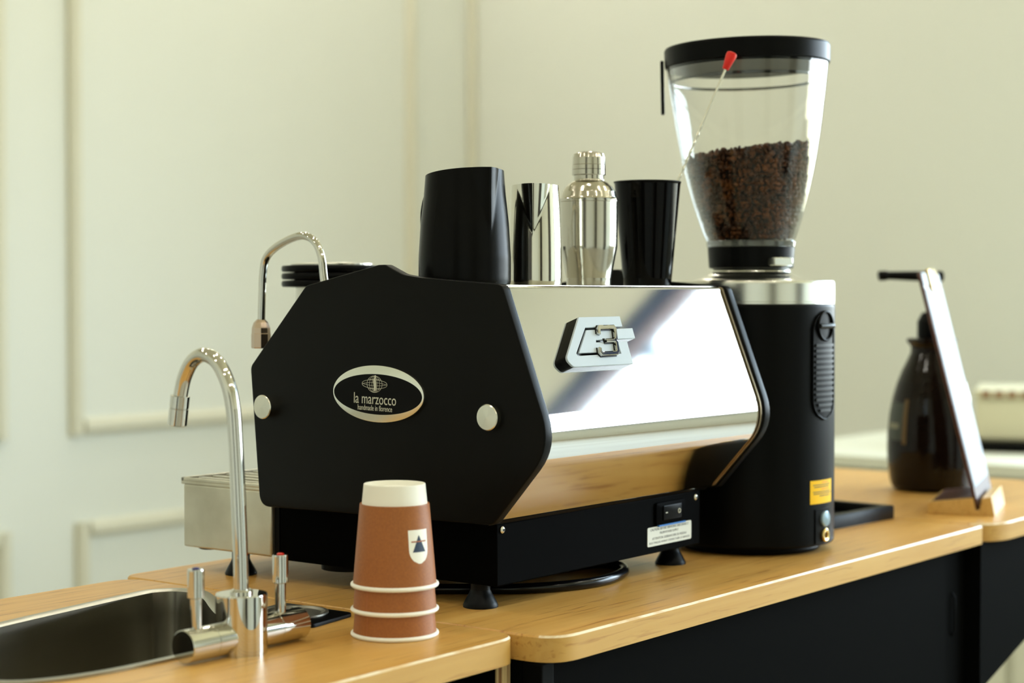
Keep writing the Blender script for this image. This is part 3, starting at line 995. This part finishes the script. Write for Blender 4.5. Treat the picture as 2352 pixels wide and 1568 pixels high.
part('emblem_face', prism(gp, EF, 0.0065, 0.0085, 0.0003, 1), M['silverpaint'], eb)
part('emblem_backing', prism(INN, EF, E0, 0.0065), M['plastic'], eb)
part('emblem_face', prism(INN, EF, 0.0065, 0.0085, 0.0003, 1), M['silverpaint'], eb)


def ept(u, v, h):
    O, ex, ey, n = EF
    return O + ex * u + ey * v + n * h


three = [(0.1172, -0.0520), (0.1188, -0.0472), (0.1212, -0.0455), (0.1446, -0.0454), (0.1459, -0.0472), (0.1427, -0.0566), (0.1402, -0.0587), (0.1412, -0.0612), (0.1386, -0.0694), (0.1362, -0.0713), (0.1116, -0.0714), (0.1099, -0.0696), (0.1113, -0.0655)]


def bar_path(pts, half, h0, h1):
    """flat bar of constant width following a 2D path on the emblem plane"""
    n = len(pts)
    L, Rr = [], []
    for i in range(n):
        p = Vector(pts[i])
        a = (p - Vector(pts[i - 1])).normalized() if i else None
        b = (Vector(pts[i + 1]) - p).normalized() if i < n - 1 else None
        if a is None:
            a = b
        if b is None:
            b = a
        na = Vector((-a.y, a.x))
        nb = Vector((-b.y, b.x))
        mm = (na + nb).normalized()
        s = half / max(0.5, mm.dot(na))
        L.append(tuple(p + mm * s))
        Rr.append(tuple(p - mm * s))
    bm = bmesh.new()
    sets = []
    for k in range(n):
        l, r_ = Vector(L[k]), Vector(Rr[k])
        li_, ri_ = l + (r_ - l) * 0.16, r_ + (l - r_) * 0.16
        sets.append([bm.verts.new(ept(q.x, q.y, h)) for q, h in ((l, h0), (l, h1 - 0.0005), (li_, h1), (ri_, h1), (r_, h1 - 0.0005), (r_, h0))])
    for a, b in zip(sets, sets[1:]):
        for k in range(6):
            bm.faces.new([a[k], a[(k + 1) % 6], b[(k + 1) % 6], b[k]])
    bm.faces.new(sets[0])
    bm.faces.new(sets[-1])
    return finish(bm, 25)


part('number_outline', join(bar_path(three, 0.0029, 0.0085, 0.0092), bar_path([(0.1235, -0.0587), (0.1402, -0.0587)], 0.0028, 0.0085, 0.0092)), M['plastic'], eb)  # black bars under the numeral paint the shadow gap around it
th3 = part('emblem_number', bar_path(three, 0.0020, 0.0085, 0.0118), M['chrome'], eb, label='chrome numeral 3')
part('number_bar', bar_path([(0.1245, -0.0587), (0.1402, -0.0587)], 0.0019, 0.0085, 0.0118), M['chrome'], th3)

# water hose looped on the counter under the machine
hp = [(0.060, 0.105, .0052), (0.0927, 0.065, .0052), (0.1129, 0.040, .0052), (0.1527, 0.0154, .0052), (0.1969, 0.0050, .0052), (0.2425, 0.0120, .0052), (0.2733, 0.0278, .0052), (0.2900, 0.0475, .0052), (0.2890, 0.068, .0052),
      (0.262, 0.082, .0052), (0.215, 0.086, .0052), (0.16, 0.10, .0055), (0.13, 0.14, .008), (0.125, 0.17, .014), (0.125, 0.18, .0170)]
single('water_hose', tube(smooth_path(hp, 6), 0.0052, 14), M['hose'], 'glossy black hose looped on the counter under the espresso machine', 'hose')

# ================================================================== things on the cup tray
ZT = 0.2964


def to_cam(x, y):
    return math.atan2(-0.9761 - y, -1.2372 - x)


def pitcher(prof, spout_a, z0f, depth, width, seg=180, rows_n=40, th=0.0011, rise=0.003):
    """open jug with a folded V spout; prof(t) -> outer radius for t in 0..1"""
    H = prof.H
    bm = bmesh.new()

    def ring(t, off):
        out = []
        for k in range(seg):
            a = 2 * PI * k / seg
            r = prof(t) - off
            z = H * t + rise * t * t * math.cos(a - spout_a)
            if t > z0f:
                u = (t - z0f) / (1 - z0f)
                da = abs((a - spout_a + PI) % (2 * PI) - PI)
                q = max(0.0, 1 - da / max(1e-4, width * u))
                r += depth * u * q
            out.append(bm.verts.new((r * math.cos(a), r * math.sin(a), z)))
        return out
    o = [ring(k / rows_n, 0) for k in range(rows_n + 1)]
    i = [ring(k / rows_n, th) for k in range(rows_n, 1, -1)]
    seqs = o + i
    for a, b in zip(seqs, seqs[1:]):
        for k in range(seg):
            bm.faces.new([a[k], a[(k + 1) % seg], b[(k + 1) % seg], b[k]])
    bm.faces.new(o[0])
    bm.faces.new(i[-1])
    return finish(bm, 28)


def prof_of(H, pts):
    def f(t):
        for (a, ra), (b, rb) in zip(pts, pts[1:]):
            if t <= b:
                u = (t - a) / (b - a)
                return ra + (rb - ra) * u
        return pts[-1][1]
    f.H = H
    return f


def handle(ang, r0, r1, zlo, zhi, out, rad):
    d_ = Vector((math.cos(ang), math.sin(ang), 0))
    z_ = Vector((0, 0, 1))
    return tube(smooth_path([d_ * (r0 - .001) + z_ * zhi, d_ * (r0 + out * .7) + z_ * (zhi + .003), d_ * (r0 + out) + z_ * (zhi - .012), d_ * (r0 + out) + z_ * ((zhi + zlo) / 2), d_ * (r1 + out * .75) + z_ * (zlo + .006), d_ * (r1 - .001) + z_ * zlo], 6), rad, 12)


px_, py_ = 0.0675, 0.0725
bp_ = root('milk_pitcher', 'large matte black milk pitcher on top of the espresso machine', 'pitcher', (px_, py_, ZT))
sa = to_cam(px_, py_) + R(34)
part('jug', pitcher(prof_of(0.1050, [(0, .0425), (.03, .0437), (.25, .0437), (.55, .0418), (.8, .0388), (1, .0372)]), sa, 0.42, 0.0065, 0.42, rise=0.0042), M['pitcherblack'], bp_, world=False)
part('handle', handle(sa + PI, .0395, .0432, .022, .085, .03, .0042), M['pitcherblack'], bp_, world=False)

px_, py_ = 0.1480, 0.0495
st = root('milk_pitcher', 'small polished steel milk pitcher with V spout beside the black pitcher', 'pitcher', (px_, py_, ZT))
sa = to_cam(px_, py_) + R(-4)
part('jug', pitcher(prof_of(0.0965, [(0, .0257), (.03, .0265), (.22, .0265), (.5, .0259), (.8, .0246), (1, .0236)]), sa, 0.50, 0.0085, 0.72, rise=0.0012), M['pitchersteel'], st, world=False)
part('handle', handle(sa + PI, .0255, .0268, .020, .078, .022, .003), M['pitchersteel'], st, world=False)

px_, py_ = 0.2480, 0.0550
sh = root('cocktail_shaker', 'steel three piece cocktail shaker with domed cap between pitcher and black tin', 'cocktail shaker', (px_, py_, ZT))
part('tin', lathe([(0.0215, 0.0), (0.0227, 0.0010), (0.0232, 0.008), (0.0285, 0.0362), (0.0291, 0.040), (0.0296, 0.060), (0.0297, 0.0852), (0.0305, 0.0856), (0.0305, 0.0868), (0.0290, 0.0870)], 64), M['shaker'], sh, world=False)
part('strainer', lathe([(0.0300, 0.0868), (0.0302, 0.0885), (0.0288, 0.0900), (0.0270, 0.0960), (0.0240, 0.1010), (0.0195, 0.1050), (0.0162, 0.1068), (0.0155, 0.1085), (0.0155, 0.1130)], 64), M['shaker'], sh, world=False)
part('cap', lathe([(0.0168, 0.1124), (0.0172, 0.1130), (0.0172, 0.1182), (0.0169, 0.1185), (0.0172, 0.1188), (0.0171, 0.1230), (0.0168, 0.1233), (0.0170, 0.1236), (0.0167, 0.1305), (0.0155, 0.1345), (0.0120, 0.1362), (0, 0.1366)], 64), M['shaker'], sh, world=False)

px_, py_ = 0.3500, 0.0500
tn = root('shaker_tin', 'tall glossy black mixing tin holding the bar spoon', 'mixing tin', (px_, py_, ZT))
part('cup', lathe([(0.0, 0.0), (0.0240, 0.0), (0.0252, 0.0012), (0.0262, 0.008), (0.0352, 0.1085), (0.0358, 0.1100), (0.0358, 0.1110), (0.0350, 0.1112), (0.0344, 0.1085), (0.0250, 0.006), (0.0, 0.006)], 72, cap=False), M['tinblack'], tn, world=False)
part('rim', lathe([(0.0352, 0.1096), (0.0360, 0.1100), (0.0360, 0.1110), (0.0352, 0.1113)], 72, cap=False), M['blackpost'], tn, world=False)
# bar spoon leaning over the tin's right rim
bdir = Vector((0.6054, -0.7959, 0))
sb = Vector((px_, py_, ZT + 0.0085)) - bdir * 0.0110
s1 = Vector((px_, py_, ZT + 0.2330)) + bdir * 0.0838
L_ = (s1 - sb).length
ax = (s1 - sb).normalized()
spn = root('bar_spoon', 'thin twisted bar spoon with red tip leaning in the black tin', 'bar spoon', tuple(sb))
pts_, rad_ = [], []
for k in range(121):
    t = k / 120
    pts_.append(sb + ax * (L_ * t))
    rr = 0.00135
    if 0.48 < t < 0.72:
        rr = 0.00135 + 0.0005 * math.sin(t * 160)
    rad_.append(rr)
part('rod', tube(pts_, rad_, 10), M['satin'], spn)
part('bowl', tube([sb + ax * (-0.001), sb + ax * 0.003, sb + ax * 0.010, sb + ax * 0.018, sb + ax * 0.024], [0.001, 0.0045, 0.0062, 0.0045, 0.0014], 14), M['satin'], spn)
part('tip', tube([s1 - ax * 0.003, s1 - ax * 0.0025, s1 + ax * 0.0125, s1 + ax * 0.0155, s1 + ax * 0.0165], [0.0030, 0.0036, 0.0058, 0.0054, 0.0035], 20), M['red'], spn, label='red plastic tip')

# ================================================================== coffee grinder
GX, GY = 0.5335, 0.0280
GR_ = 0.0946
GA = to_cam(GX, GY)
gr = root('coffee_grinder', 'tall black coffee grinder with clear hopper of beans beside the machine', 'coffee grinder', (GX, GY, 0))
part('base_plate', lathe([(0.0770, 0.0), (0.0790, 0.0015), (0.0800, 0.0045), (0.0790, 0.0075), (0.0760, 0.0085)], 72, (GX, GY, 0)), M['rubber'], gr)
gb = part('body', lathe([(0.0880, 0.0085), (0.0930, 0.0090), (0.0946, 0.0110), (0.0946, 0.2740), (0.0938, 0.2765)], 96, (GX, GY, 0)), M['grinder'], gr)
part('collar', lathe([(0.0938, 0.2765), (0.0946, 0.2772), (0.0946, 0.2790), (0.0940, 0.2793), (0.0940, 0.2799), (0.0946, 0.2802), (0.0946, 0.3000), (0.0936, 0.3028), (0.0900, 0.3036), (0.0, 0.3036)], 96, (GX, GY, 0)), M['grindersteel'], gr, label='bright turned metal collar')
part('neck', lathe([(0.0640, 0.3036), (0.0620, 0.3050), (0.0520, 0.3085), (0.0450, 0.3130), (0.0430, 0.3175), (0.0400, 0.3200)], 64, (GX, GY, 0)), M['grindersteel'], gr)
part('hopper_base', lathe([(0.0440, 0.3170), (0.0475, 0.3178), (0.0480, 0.3200), (0.0494, 0.3410), (0.0470, 0.3415)], 64, (GX, GY, 0)), M['plastic'], gr)
part('hopper_ring', lathe([(0.0490, 0.3412), (0.0500, 0.3420), (0.0508, 0.3475), (0.0500, 0.3485)], 64, (GX, GY, 0)), M['smoke'], gr)
gk = GA + R(38)
dk = Vector((math.cos(gk), math.sin(gk), 0))
gate = part('slide_gate', box(-0.004, 0.012, -0.0130, 0.0130, 0.3195, 0.3290, 0.0012), M['grindersteel'], gr, world=False)
gate.data.transform(Matrix.Translation(dk * 0.0470) @ Matrix.Rotation(gk, 4, 'Z'))
# hopper: thin clear cone with curved wall
hz = [(0.0500, 0.3485), (0.0545, 0.3600), (0.0610, 0.3800), (0.0668, 0.4000), (0.0718, 0.4200), (0.0760, 0.4400), (0.0796, 0.4600), (0.0828, 0.4800), (0.0856, 0.5000), (0.0884, 0.5200), (0.0908, 0.5400), (0.0916, 0.5480)]


def hopr(z):
    for (ra, za), (rb, zb2) in zip(hz, hz[1:]):
        if z <= zb2:
            return ra + (rb - ra) * (z - za) / (zb2 - za)
    return hz[-1][0]


TILT = Matrix.Translation((0, 0, 0.33)) @ Matrix.Rotation(R(1.4), 4, Vector((-0.79564, -0.60519, 0))) @ Matrix.Translation((0, 0, -0.33))
hp_in = [(r - 0.0022, z) for r, z in hz]
hg = part('hopper', lathe(hz + hp_in[::-1], 96, cap=False, smooth=60), M['hopper'], gr, world=False, label='clear plastic bean hopper')
hl = part('hopper_lid', lathe([(0.0892, 0.5440), (0.0892, 0.5460), (0.0922, 0.5465), (0.0934, 0.5480), (0.0938, 0.5660), (0.0925, 0.5685), (0.0890, 0.5690), (0, 0.5690)], 96), M['plastic'], gr, world=False, label='black hopper lid')
part('lid_seal', lathe([(0.0862, 0.5290), (0.0872, 0.5294), (0.0874, 0.5318), (0.0860, 0.5324), (0.0846, 0.5318), (0.0848, 0.5294), (0.0862, 0.5290)], 72, cap=False), M['smoke'], hl, world=False)
la = GA - R(86)
ltm = box(0.0945, 0.0985, -0.007, 0.007, 0.4950, 0.5560, 0.0015)
ltm.transform(Matrix.Rotation(la, 4, 'Z'))
part('lid_latch', ltm, M['plastic'], hl, world=False)
for o_ in (hg, hl) + tuple(hl.children):
    o_.data.transform(TILT)
# cut-in louvre panel on the right-hand side of the body
AC = GA + R(59)
rc = lambda z: GR_


def stad(z0_, z1_, hw_, n_=14, top=False):
    rows__ = []
    for k in range(n_ + 1):
        z = z0_ + (z1_ - z0_) * k / n_
        dlo = z - z0_
        dhi = z1_ - z
        f = 1.0
        if dlo < hw_:
            f = math.sqrt(max(0.02, 1 - ((hw_ - dlo) / hw_) ** 2))
        if top and dhi < hw_:
            f = math.sqrt(max(0.02, 1 - ((hw_ - dhi) / hw_) ** 2))
        rows__.append((z, AC - f * hw_ / GR_, AC + f * hw_ / GR_))
    return rows__


lv = part('louvre_panel', wrap(stad(0.1500, 0.2680, 0.0220, 24, True), rc, 0.0012, (GX, GY, 0), 8), M['plastic'], gr)
rim_pts = []
for z, a0_, a1_ in stad(0.1494, 0.2690, 0.0228, 24, True):
    rim_pts.append((z, a0_, a1_))
loop = [(GR_ + 0.0014, a0_, z) for z, a0_, a1_ in rim_pts] + [(GR_ + 0.0014, a1_, z) for z, a0_, a1_ in rim_pts[::-1]]
part('louvre_rim', tube([(GX + r * math.cos(a), GY + r * math.sin(a), z) for r, a, z in loop], 0.0011, 8, closed=True), M['grinder'], lv)
for k in range(13):
    z = 0.1580 + k * 0.0060
    f = 0.90 if z > 0.170 else 0.55 + 0.30 * (z - 0.158) / 0.012
    part('louvre_slat', wrap([(z, AC - f * 0.0212 / GR_, AC + f * 0.0205 / GR_), (z + 0.0028, AC - f * 0.0212 / GR_, AC + f * 0.0205 / GR_)], rc, 0.0030, (GX, GY, 0), 6), M['slat'], lv)
# grind knob above the slats
kd = Vector((math.cos(AC), math.sin(AC), 0))
ks = Vector((-math.sin(AC), math.cos(AC), 0))
kc = Vector((GX, GY, 0.2528)) + kd * (GR_ + 0.0016)
kn = part('grind_knob', tube([kc + (ks * math.cos(t) + Vector((0, 0, 1)) * math.sin(t)) * 0.0158 for t in [2 * PI * k / 40 for k in range(40)]], 0.0016, 10, closed=True), M['grinder'], gr)
part('knob_bar', tube([kc - ks * 0.0150 + kd * 0.001, kc + kd * 0.0035, kc + ks * 0.0150 + kd * 0.001], 0.0030, 12), M['slat'], kn)
# sticker, button, screw socket
stk = part('warning_sticker', wrap([(0.0560, AC - .265, AC + .215), (0.0690, AC - .265, AC + .215), (0.0820, AC - .265, AC + .215)], rc, 0.0003, (GX, GY, 0), 10), M['yellow'], gr, label='yellow warning sticker')
for z, a, b, mm in ((0.0790, -.05, .10, 'orangeink'), (0.0765, -.22, .15, 'ink'), (0.0742, -.20, .12, 'ink'), (0.0716, -.06, .12, 'orangeink'), (0.0688, -.22, .16, 'ink'), (0.0666, -.21, .18, 'ink'), (0.0642, -.10, .14, 'ink')):
    part('printed_line', wrap([(z, AC + a, AC + b), (z + 0.0009, AC + a, AC + b)], rc, 0.0004, (GX, GY, 0), 6), M[mm], stk)
part('switch_plate', wrap([(0.0120, AC - .18, AC + .14), (0.0500, AC - .18, AC + .14)], rc, 0.0012, (GX, GY, 0), 8), M['plastic'], gr)


def radial_lathe(prof, z, ang, r0):
    me = lathe(prof, 28, (0, 0, 0), 'x', cap=False)
    me.transform(Matrix.Translation((GX + r0 * math.cos(ang), GY + r0 * math.sin(ang), z)) @ Matrix.Rotation(ang, 4, 'Z'))
    return me


part('start_button', radial_lathe([(0.0088, 0), (0.0088, 0.003), (0.0075, 0.0042), (0, 0.0050)], 0.0385, AC, GR_), M['buttonblue'], gr)
part('fuse_socket', radial_lathe([(0.0076, 0), (0.0076, 0.003), (0.0060, 0.0042), (0.0038, 0.0036), (0.0034, 0.0010), (0, 0.0010)], 0.0205, AC, GR_), M['brass'], gr)

# coffee beans in the hopper
bm = bmesh.new()
proto = bmesh.new()
bmesh.ops.create_icosphere(proto, subdivisions=2, radius=1)
pv = []
for v in proto.verts:
    x, y, z = v.co
    if z > 0:
        z *= 0.35
        z -= 0.22 * math.exp(-(y / 0.16) ** 2)
    pv.append((x, y, z))
pf = [[v.index for v in f.verts] for f in proto.faces]
proto.free()
verts, faces = [], []


def put_bean(p):
    e = Matrix.Rotation(random.uniform(0, 2 * PI), 4, 'Z') @ Matrix.Rotation(random.uniform(0, 2 * PI), 4, 'X') @ Matrix.Rotation(random.uniform(0, 2 * PI), 4, 'Y')
    s = random.uniform(0.9, 1.1)
    o = len(verts)
    for q in pv:
        c = e @ Vector((q[0] * 0.0040 * s, q[1] * 0.0030 * s, q[2] * 0.0026 * s))
        verts.append((c.x + p[0], c.y + p[1], c.z + p[2]))
    faces.extend([[i + o for i in f] for f in pf])


ztopb = lambda a: 0.4490 + 0.006 * math.cos(a - (GA + R(95)))
z = 0.3525
while z < 0.4560:
    rr = hopr(z) - 0.0022 - 0.0046
    n = int(2 * PI * rr / 0.0060)
    for k in range(n):
        a = 2 * PI * (k + random.random() * 0.6) / n
        if z < ztopb(a):
            put_bean((rr * math.cos(a) - random.uniform(0, .001), rr * math.sin(a), z + random.uniform(-.0010, .0010)))
    z += 0.0048
for k in range(650):
    a = random.uniform(0, 2 * PI)
    rr = (hopr(0.45) - 0.007) * math.sqrt(random.random())
    put_bean((rr * math.cos(a), rr * math.sin(a), ztopb(a) - 0.001 + random.uniform(-.003, .003)))
me = bpy.data.meshes.new('coffee_beans')
me.from_pydata(verts, [], faces)
for p in me.polygons:
    p.use_smooth = True
me.transform(Matrix.Translation((GX, GY, 0)) @ TILT)
cb = single('coffee_beans', me, M['bean'], 'dark roasted coffee beans filling the lower half of the clear hopper', 'coffee beans', kind='stuff')
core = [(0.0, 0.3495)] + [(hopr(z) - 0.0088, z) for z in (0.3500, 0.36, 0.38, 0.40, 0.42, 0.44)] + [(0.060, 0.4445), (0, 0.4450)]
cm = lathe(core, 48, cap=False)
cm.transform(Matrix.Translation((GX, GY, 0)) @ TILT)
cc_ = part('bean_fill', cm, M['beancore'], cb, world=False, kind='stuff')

# black tray lying past the grinder
ty = root('grounds_tray', 'shallow black plastic tray on the counter past the grinder', 'tray', (0.76, 0.065, 0))
tr_o = [(0.655, 0.020), (0.862, 0.0030), (0.872, 0.116), (0.665, 0.133)]
tr_i = [(0.668, 0.031), (0.851, 0.0160), (0.859, 0.105), (0.677, 0.120)]
bm = bmesh.new()
lo = [bm.verts.new((a, b, 0.0)) for a, b in tr_o]
ho = [bm.verts.new((a, b, 0.0170)) for a, b in tr_o]
hi_ = [bm.verts.new((a, b, 0.0170)) for a, b in tr_i]
li = [bm.verts.new((a, b, 0.0030)) for a, b in tr_i]
for A, B in ((lo, ho), (ho, hi_), (hi_, li)):
    for i in range(4):
        bm.faces.new([A[i], A[(i + 1) % 4], B[(i + 1) % 4], B[i]])
bm.faces.new(lo)
bm.faces.new(li)
bmesh.ops.recalc_face_normals(bm, faces=bm.faces)
bmesh.ops.bevel(bm, geom=[e for e in bm.edges if max(v.co.z for v in e.verts) > 0.016], offset=0.0015, segments=2, profile=0.5, affect='EDGES')
part('tray_shell', finish(bm, 30), M['plastic'], ty)
part('tray_mat', prism([(a * .97 + .023, b * .97 + .002) for a, b in tr_i], FZ, 0.0030, 0.0042), M['rubber'], ty)

# ================================================================== pump bottle
BX, BY = 1.2056, 0.1056
BA = to_cam(BX, BY)
bo = root('pump_bottle', 'dark brown syrup bottle with black pump behind the menu board', 'bottle', (BX, BY, 0))
bprof = [(0.0480, 0.0), (0.0535, 0.0020), (0.0580, 0.0080), (0.0605, 0.0180), (0.0625, 0.0350), (0.0638, 0.0600), (0.0632, 0.0850), (0.0605, 0.1130), (0.0560, 0.1370), (0.0500, 0.1580), (0.0430, 0.1760), (0.0350, 0.1920), (0.0305, 0.2020), (0.0300, 0.2100), (0.0330, 0.2150), (0.0362, 0.2180), (0.0362, 0.2225), (0.0330, 0.2240), (0.0, 0.2240)]
part('glass', lathe(bprof, 64, cap=False), M['bottle'], bo, world=False)


def botr(z):
    for (ra, za), (rb, zb2) in zip(bprof, bprof[1:]):
        if z <= zb2:
            return ra + (rb - ra) * (z - za) / max(1e-6, zb2 - za)
    return 0


l0 = BA - R(58)
lbl = part('label_patch', wrap([(0.075 + .055 * k / 6, l0 - .30, l0 + .30) for k in range(7)], botr, 0.0004, n=8), M['bottlelabel'], bo, world=False)
part('label_border', wrap([(0.070 + .065 * k / 6, l0 + .30, l0 + .42) for k in range(7)], botr, 0.0004, n=3), M['bottlegold'], bo, world=False)
part('label_print', wrap([(0.092, l0 - .22, l0 + .18), (0.100, l0 - .22, l0 + .18)], botr, 0.0007, n=6), M['bottlemark'], lbl, world=False)
part('pump_collar', lathe([(0.0190, 0.2235), (0.0210, 0.2250), (0.0210, 0.2480), (0.0150, 0.2600), (0.0120, 0.2620)], 32), M['plastic'], bo, world=False)
part('pump_stem', lathe([(0.0060, 0.2610), (0.0060, 0.3000), (0.0100, 0.3030), (0.0100, 0.3080)], 24), M['plastic'], bo, world=False)
lf = Vector((-0.6054, 0.7959, 0))
hd0 = Vector((0, 0, 0.3140)) - lf * 0.016
part('pump_spout', tube([hd0, hd0 + lf * 0.003, lf * 0.010 + Vector((0, 0, 0.3145)), lf * 0.060 + Vector((0, 0, 0.3155)), lf * 0.066 + Vector((0, 0, 0.3156)), lf * 0.067 + Vector((0, 0, 0.3156)), lf * 0.0775 + Vector((0, 0, 0.3150)), lf * 0.0790 + Vector((0, 0, 0.3148))],
                        [0.0070, 0.0085, 0.0078, 0.0062, 0.0062, 0.0074, 0.0074, 0.0060], 20), M['plastic'], bo, world=False)
part('pump_knob', lathe([(0.0130, 0.2860), (0.0135, 0.2880), (0.0135, 0.2960), (0.0120, 0.2980)], 24), M['plastic'], bo, world=False)

# ================================================================== menu board on a wooden foot
MA = R(17)
w1 = Vector((math.sin(MA), -math.cos(MA), 0))       # towards the right in the photo
w2 = Vector((math.cos(MA), math.sin(MA), 0))        # away
mo = Vector((0.9565, -0.0665, 0.0))
fs = root('menu_stand', 'light wooden wedge stand holding the menu board upright', 'menu stand', tuple(mo))
WF = (mo - w2 * 0.004, w1, Vector((0, 0, 1)), w2)
part('wedge', prism([(-0.0600, 0.0), (0.0255, 0.0), (0.0205, 0.0250), (0.0085, 0.0230), (0.0060, 0.0072), (0.0006, 0.0072), (-0.0012, 0.0230), (-0.0560, 0.0160), (-0.0600, 0.0140)], WF, 0.0, 0.150, 0.0006, 1, both=True), M['standwood'], fs)
part('rest', prism([(-0.0550, 0.0160), (-0.0020, 0.0228), (-0.0020, 0.0240), (-0.0550, 0.0172)], WF, 0.004, 0.146, 0.0006, 1, both=True), M['boardwood'], fs)  # thin dark layer over the wedge top
lean = R(14)
upv = Vector((0, 0, 1)) * math.cos(lean) - w1 * math.sin(lean)
nrm = w1 * math.cos(lean) + Vector((0, 0, 1)) * math.sin(lean)
MF = (mo + Vector((0, 0, 0.0075)) + w1 * 0.0005, w2, upv, nrm)
mb = root('menu_board', 'white menu sheet clipped to a leaning dark wooden board', 'menu board', tuple(mo + Vector((0, 0, 0.008))))
part('board', prism(round_poly(rect(-0.004, 0.196, 0.0, 0.318), 0.008, 4), MF, 0.0, 0.0048, 0.0008, 1, both=True), M['boardwood'], mb)
pp = part('sheet', prism(rect(0.002, 0.190, 0.028, 0.296), MF, 0.0048, 0.0056), M['paper'], mb, label='white printed sheet')
for k in range(11):
    v_ = 0.055 + k * 0.019
    part('printed_line', prism(rect(0.03, 0.10 + 0.06 * ((k * 7) % 5) / 5, v_, v_ + 0.004), MF, 0.0056, 0.0058), M['greyprint'], pp)
part('clip', prism(round_poly(rect(0.055, 0.135, 0.292, 0.322), 0.004, 4), MF, 0.0050, 0.0095, 0.001, 2), M['brass'], mb, label='brass clip')
part('header', prism(rect(0.002, 0.190, 0.300, 0.317), MF, 0.0048, 0.0054), M['paper'], mb)

# ================================================================== background: cream cabinet with a container
cbn = root('cabinet', 'low cream cabinet standing far back on the right', 'cabinet', (3.05, 0.55, ZF))
part('carcass', box(2.66, 3.45, -0.10, 1.20, ZF, -0.135, 0.004), M['cabinet'], cbn)
part('top', box(2.64, 3.46, -0.12, 1.22, -0.130, -0.100, 0.004), M['cabinet'], cbn)
for ya, yb in ((-0.09, 0.54), (0.56, 1.19)):
    dr_ = part('door', box(2.645, 2.659, ya, yb, ZF + 0.06, -0.150, 0.003), M['cabinet'], cbn)
    part('handle', box(2.625, 2.644, (0.50 if ya < 0 else 0.58), (0.515 if ya < 0 else 0.595), -0.42, -0.28, 0.003), M['steel'], dr_)
bxr = root('container', 'cream container with brown striped rim far back on the cabinet', 'container', (3.13, 0.70, -0.10), rotz=R(20))
part('tray', box(-0.20, 0.20, -0.20, 0.135, 0.001, 0.026, 0.004), M['plastic'], bxr, world=False, label='black tray')
part('tub', box(-0.17, 0.17, -0.17, 0.118, 0.026, 0.132, 0.01), M['boxcream'], bxr, world=False)
part('band', box(-0.175, 0.175, -0.175, 0.123, 0.132, 0.152, 0.004), M['boxcream'], bxr, world=False)
for k in range(9):
    part('stripe', box(-0.1765, -0.1745, -0.165 + k * 0.031, -0.165 + k * 0.031 + 0.020, 0.134, 0.151), M['boxbrown'], bxr, world=False)
    part('stripe', box(-0.165 + k * 0.037, -0.165 + k * 0.037 + 0.024, -0.1765, -0.1745, 0.134, 0.151), M['boxbrown'], bxr, world=False)
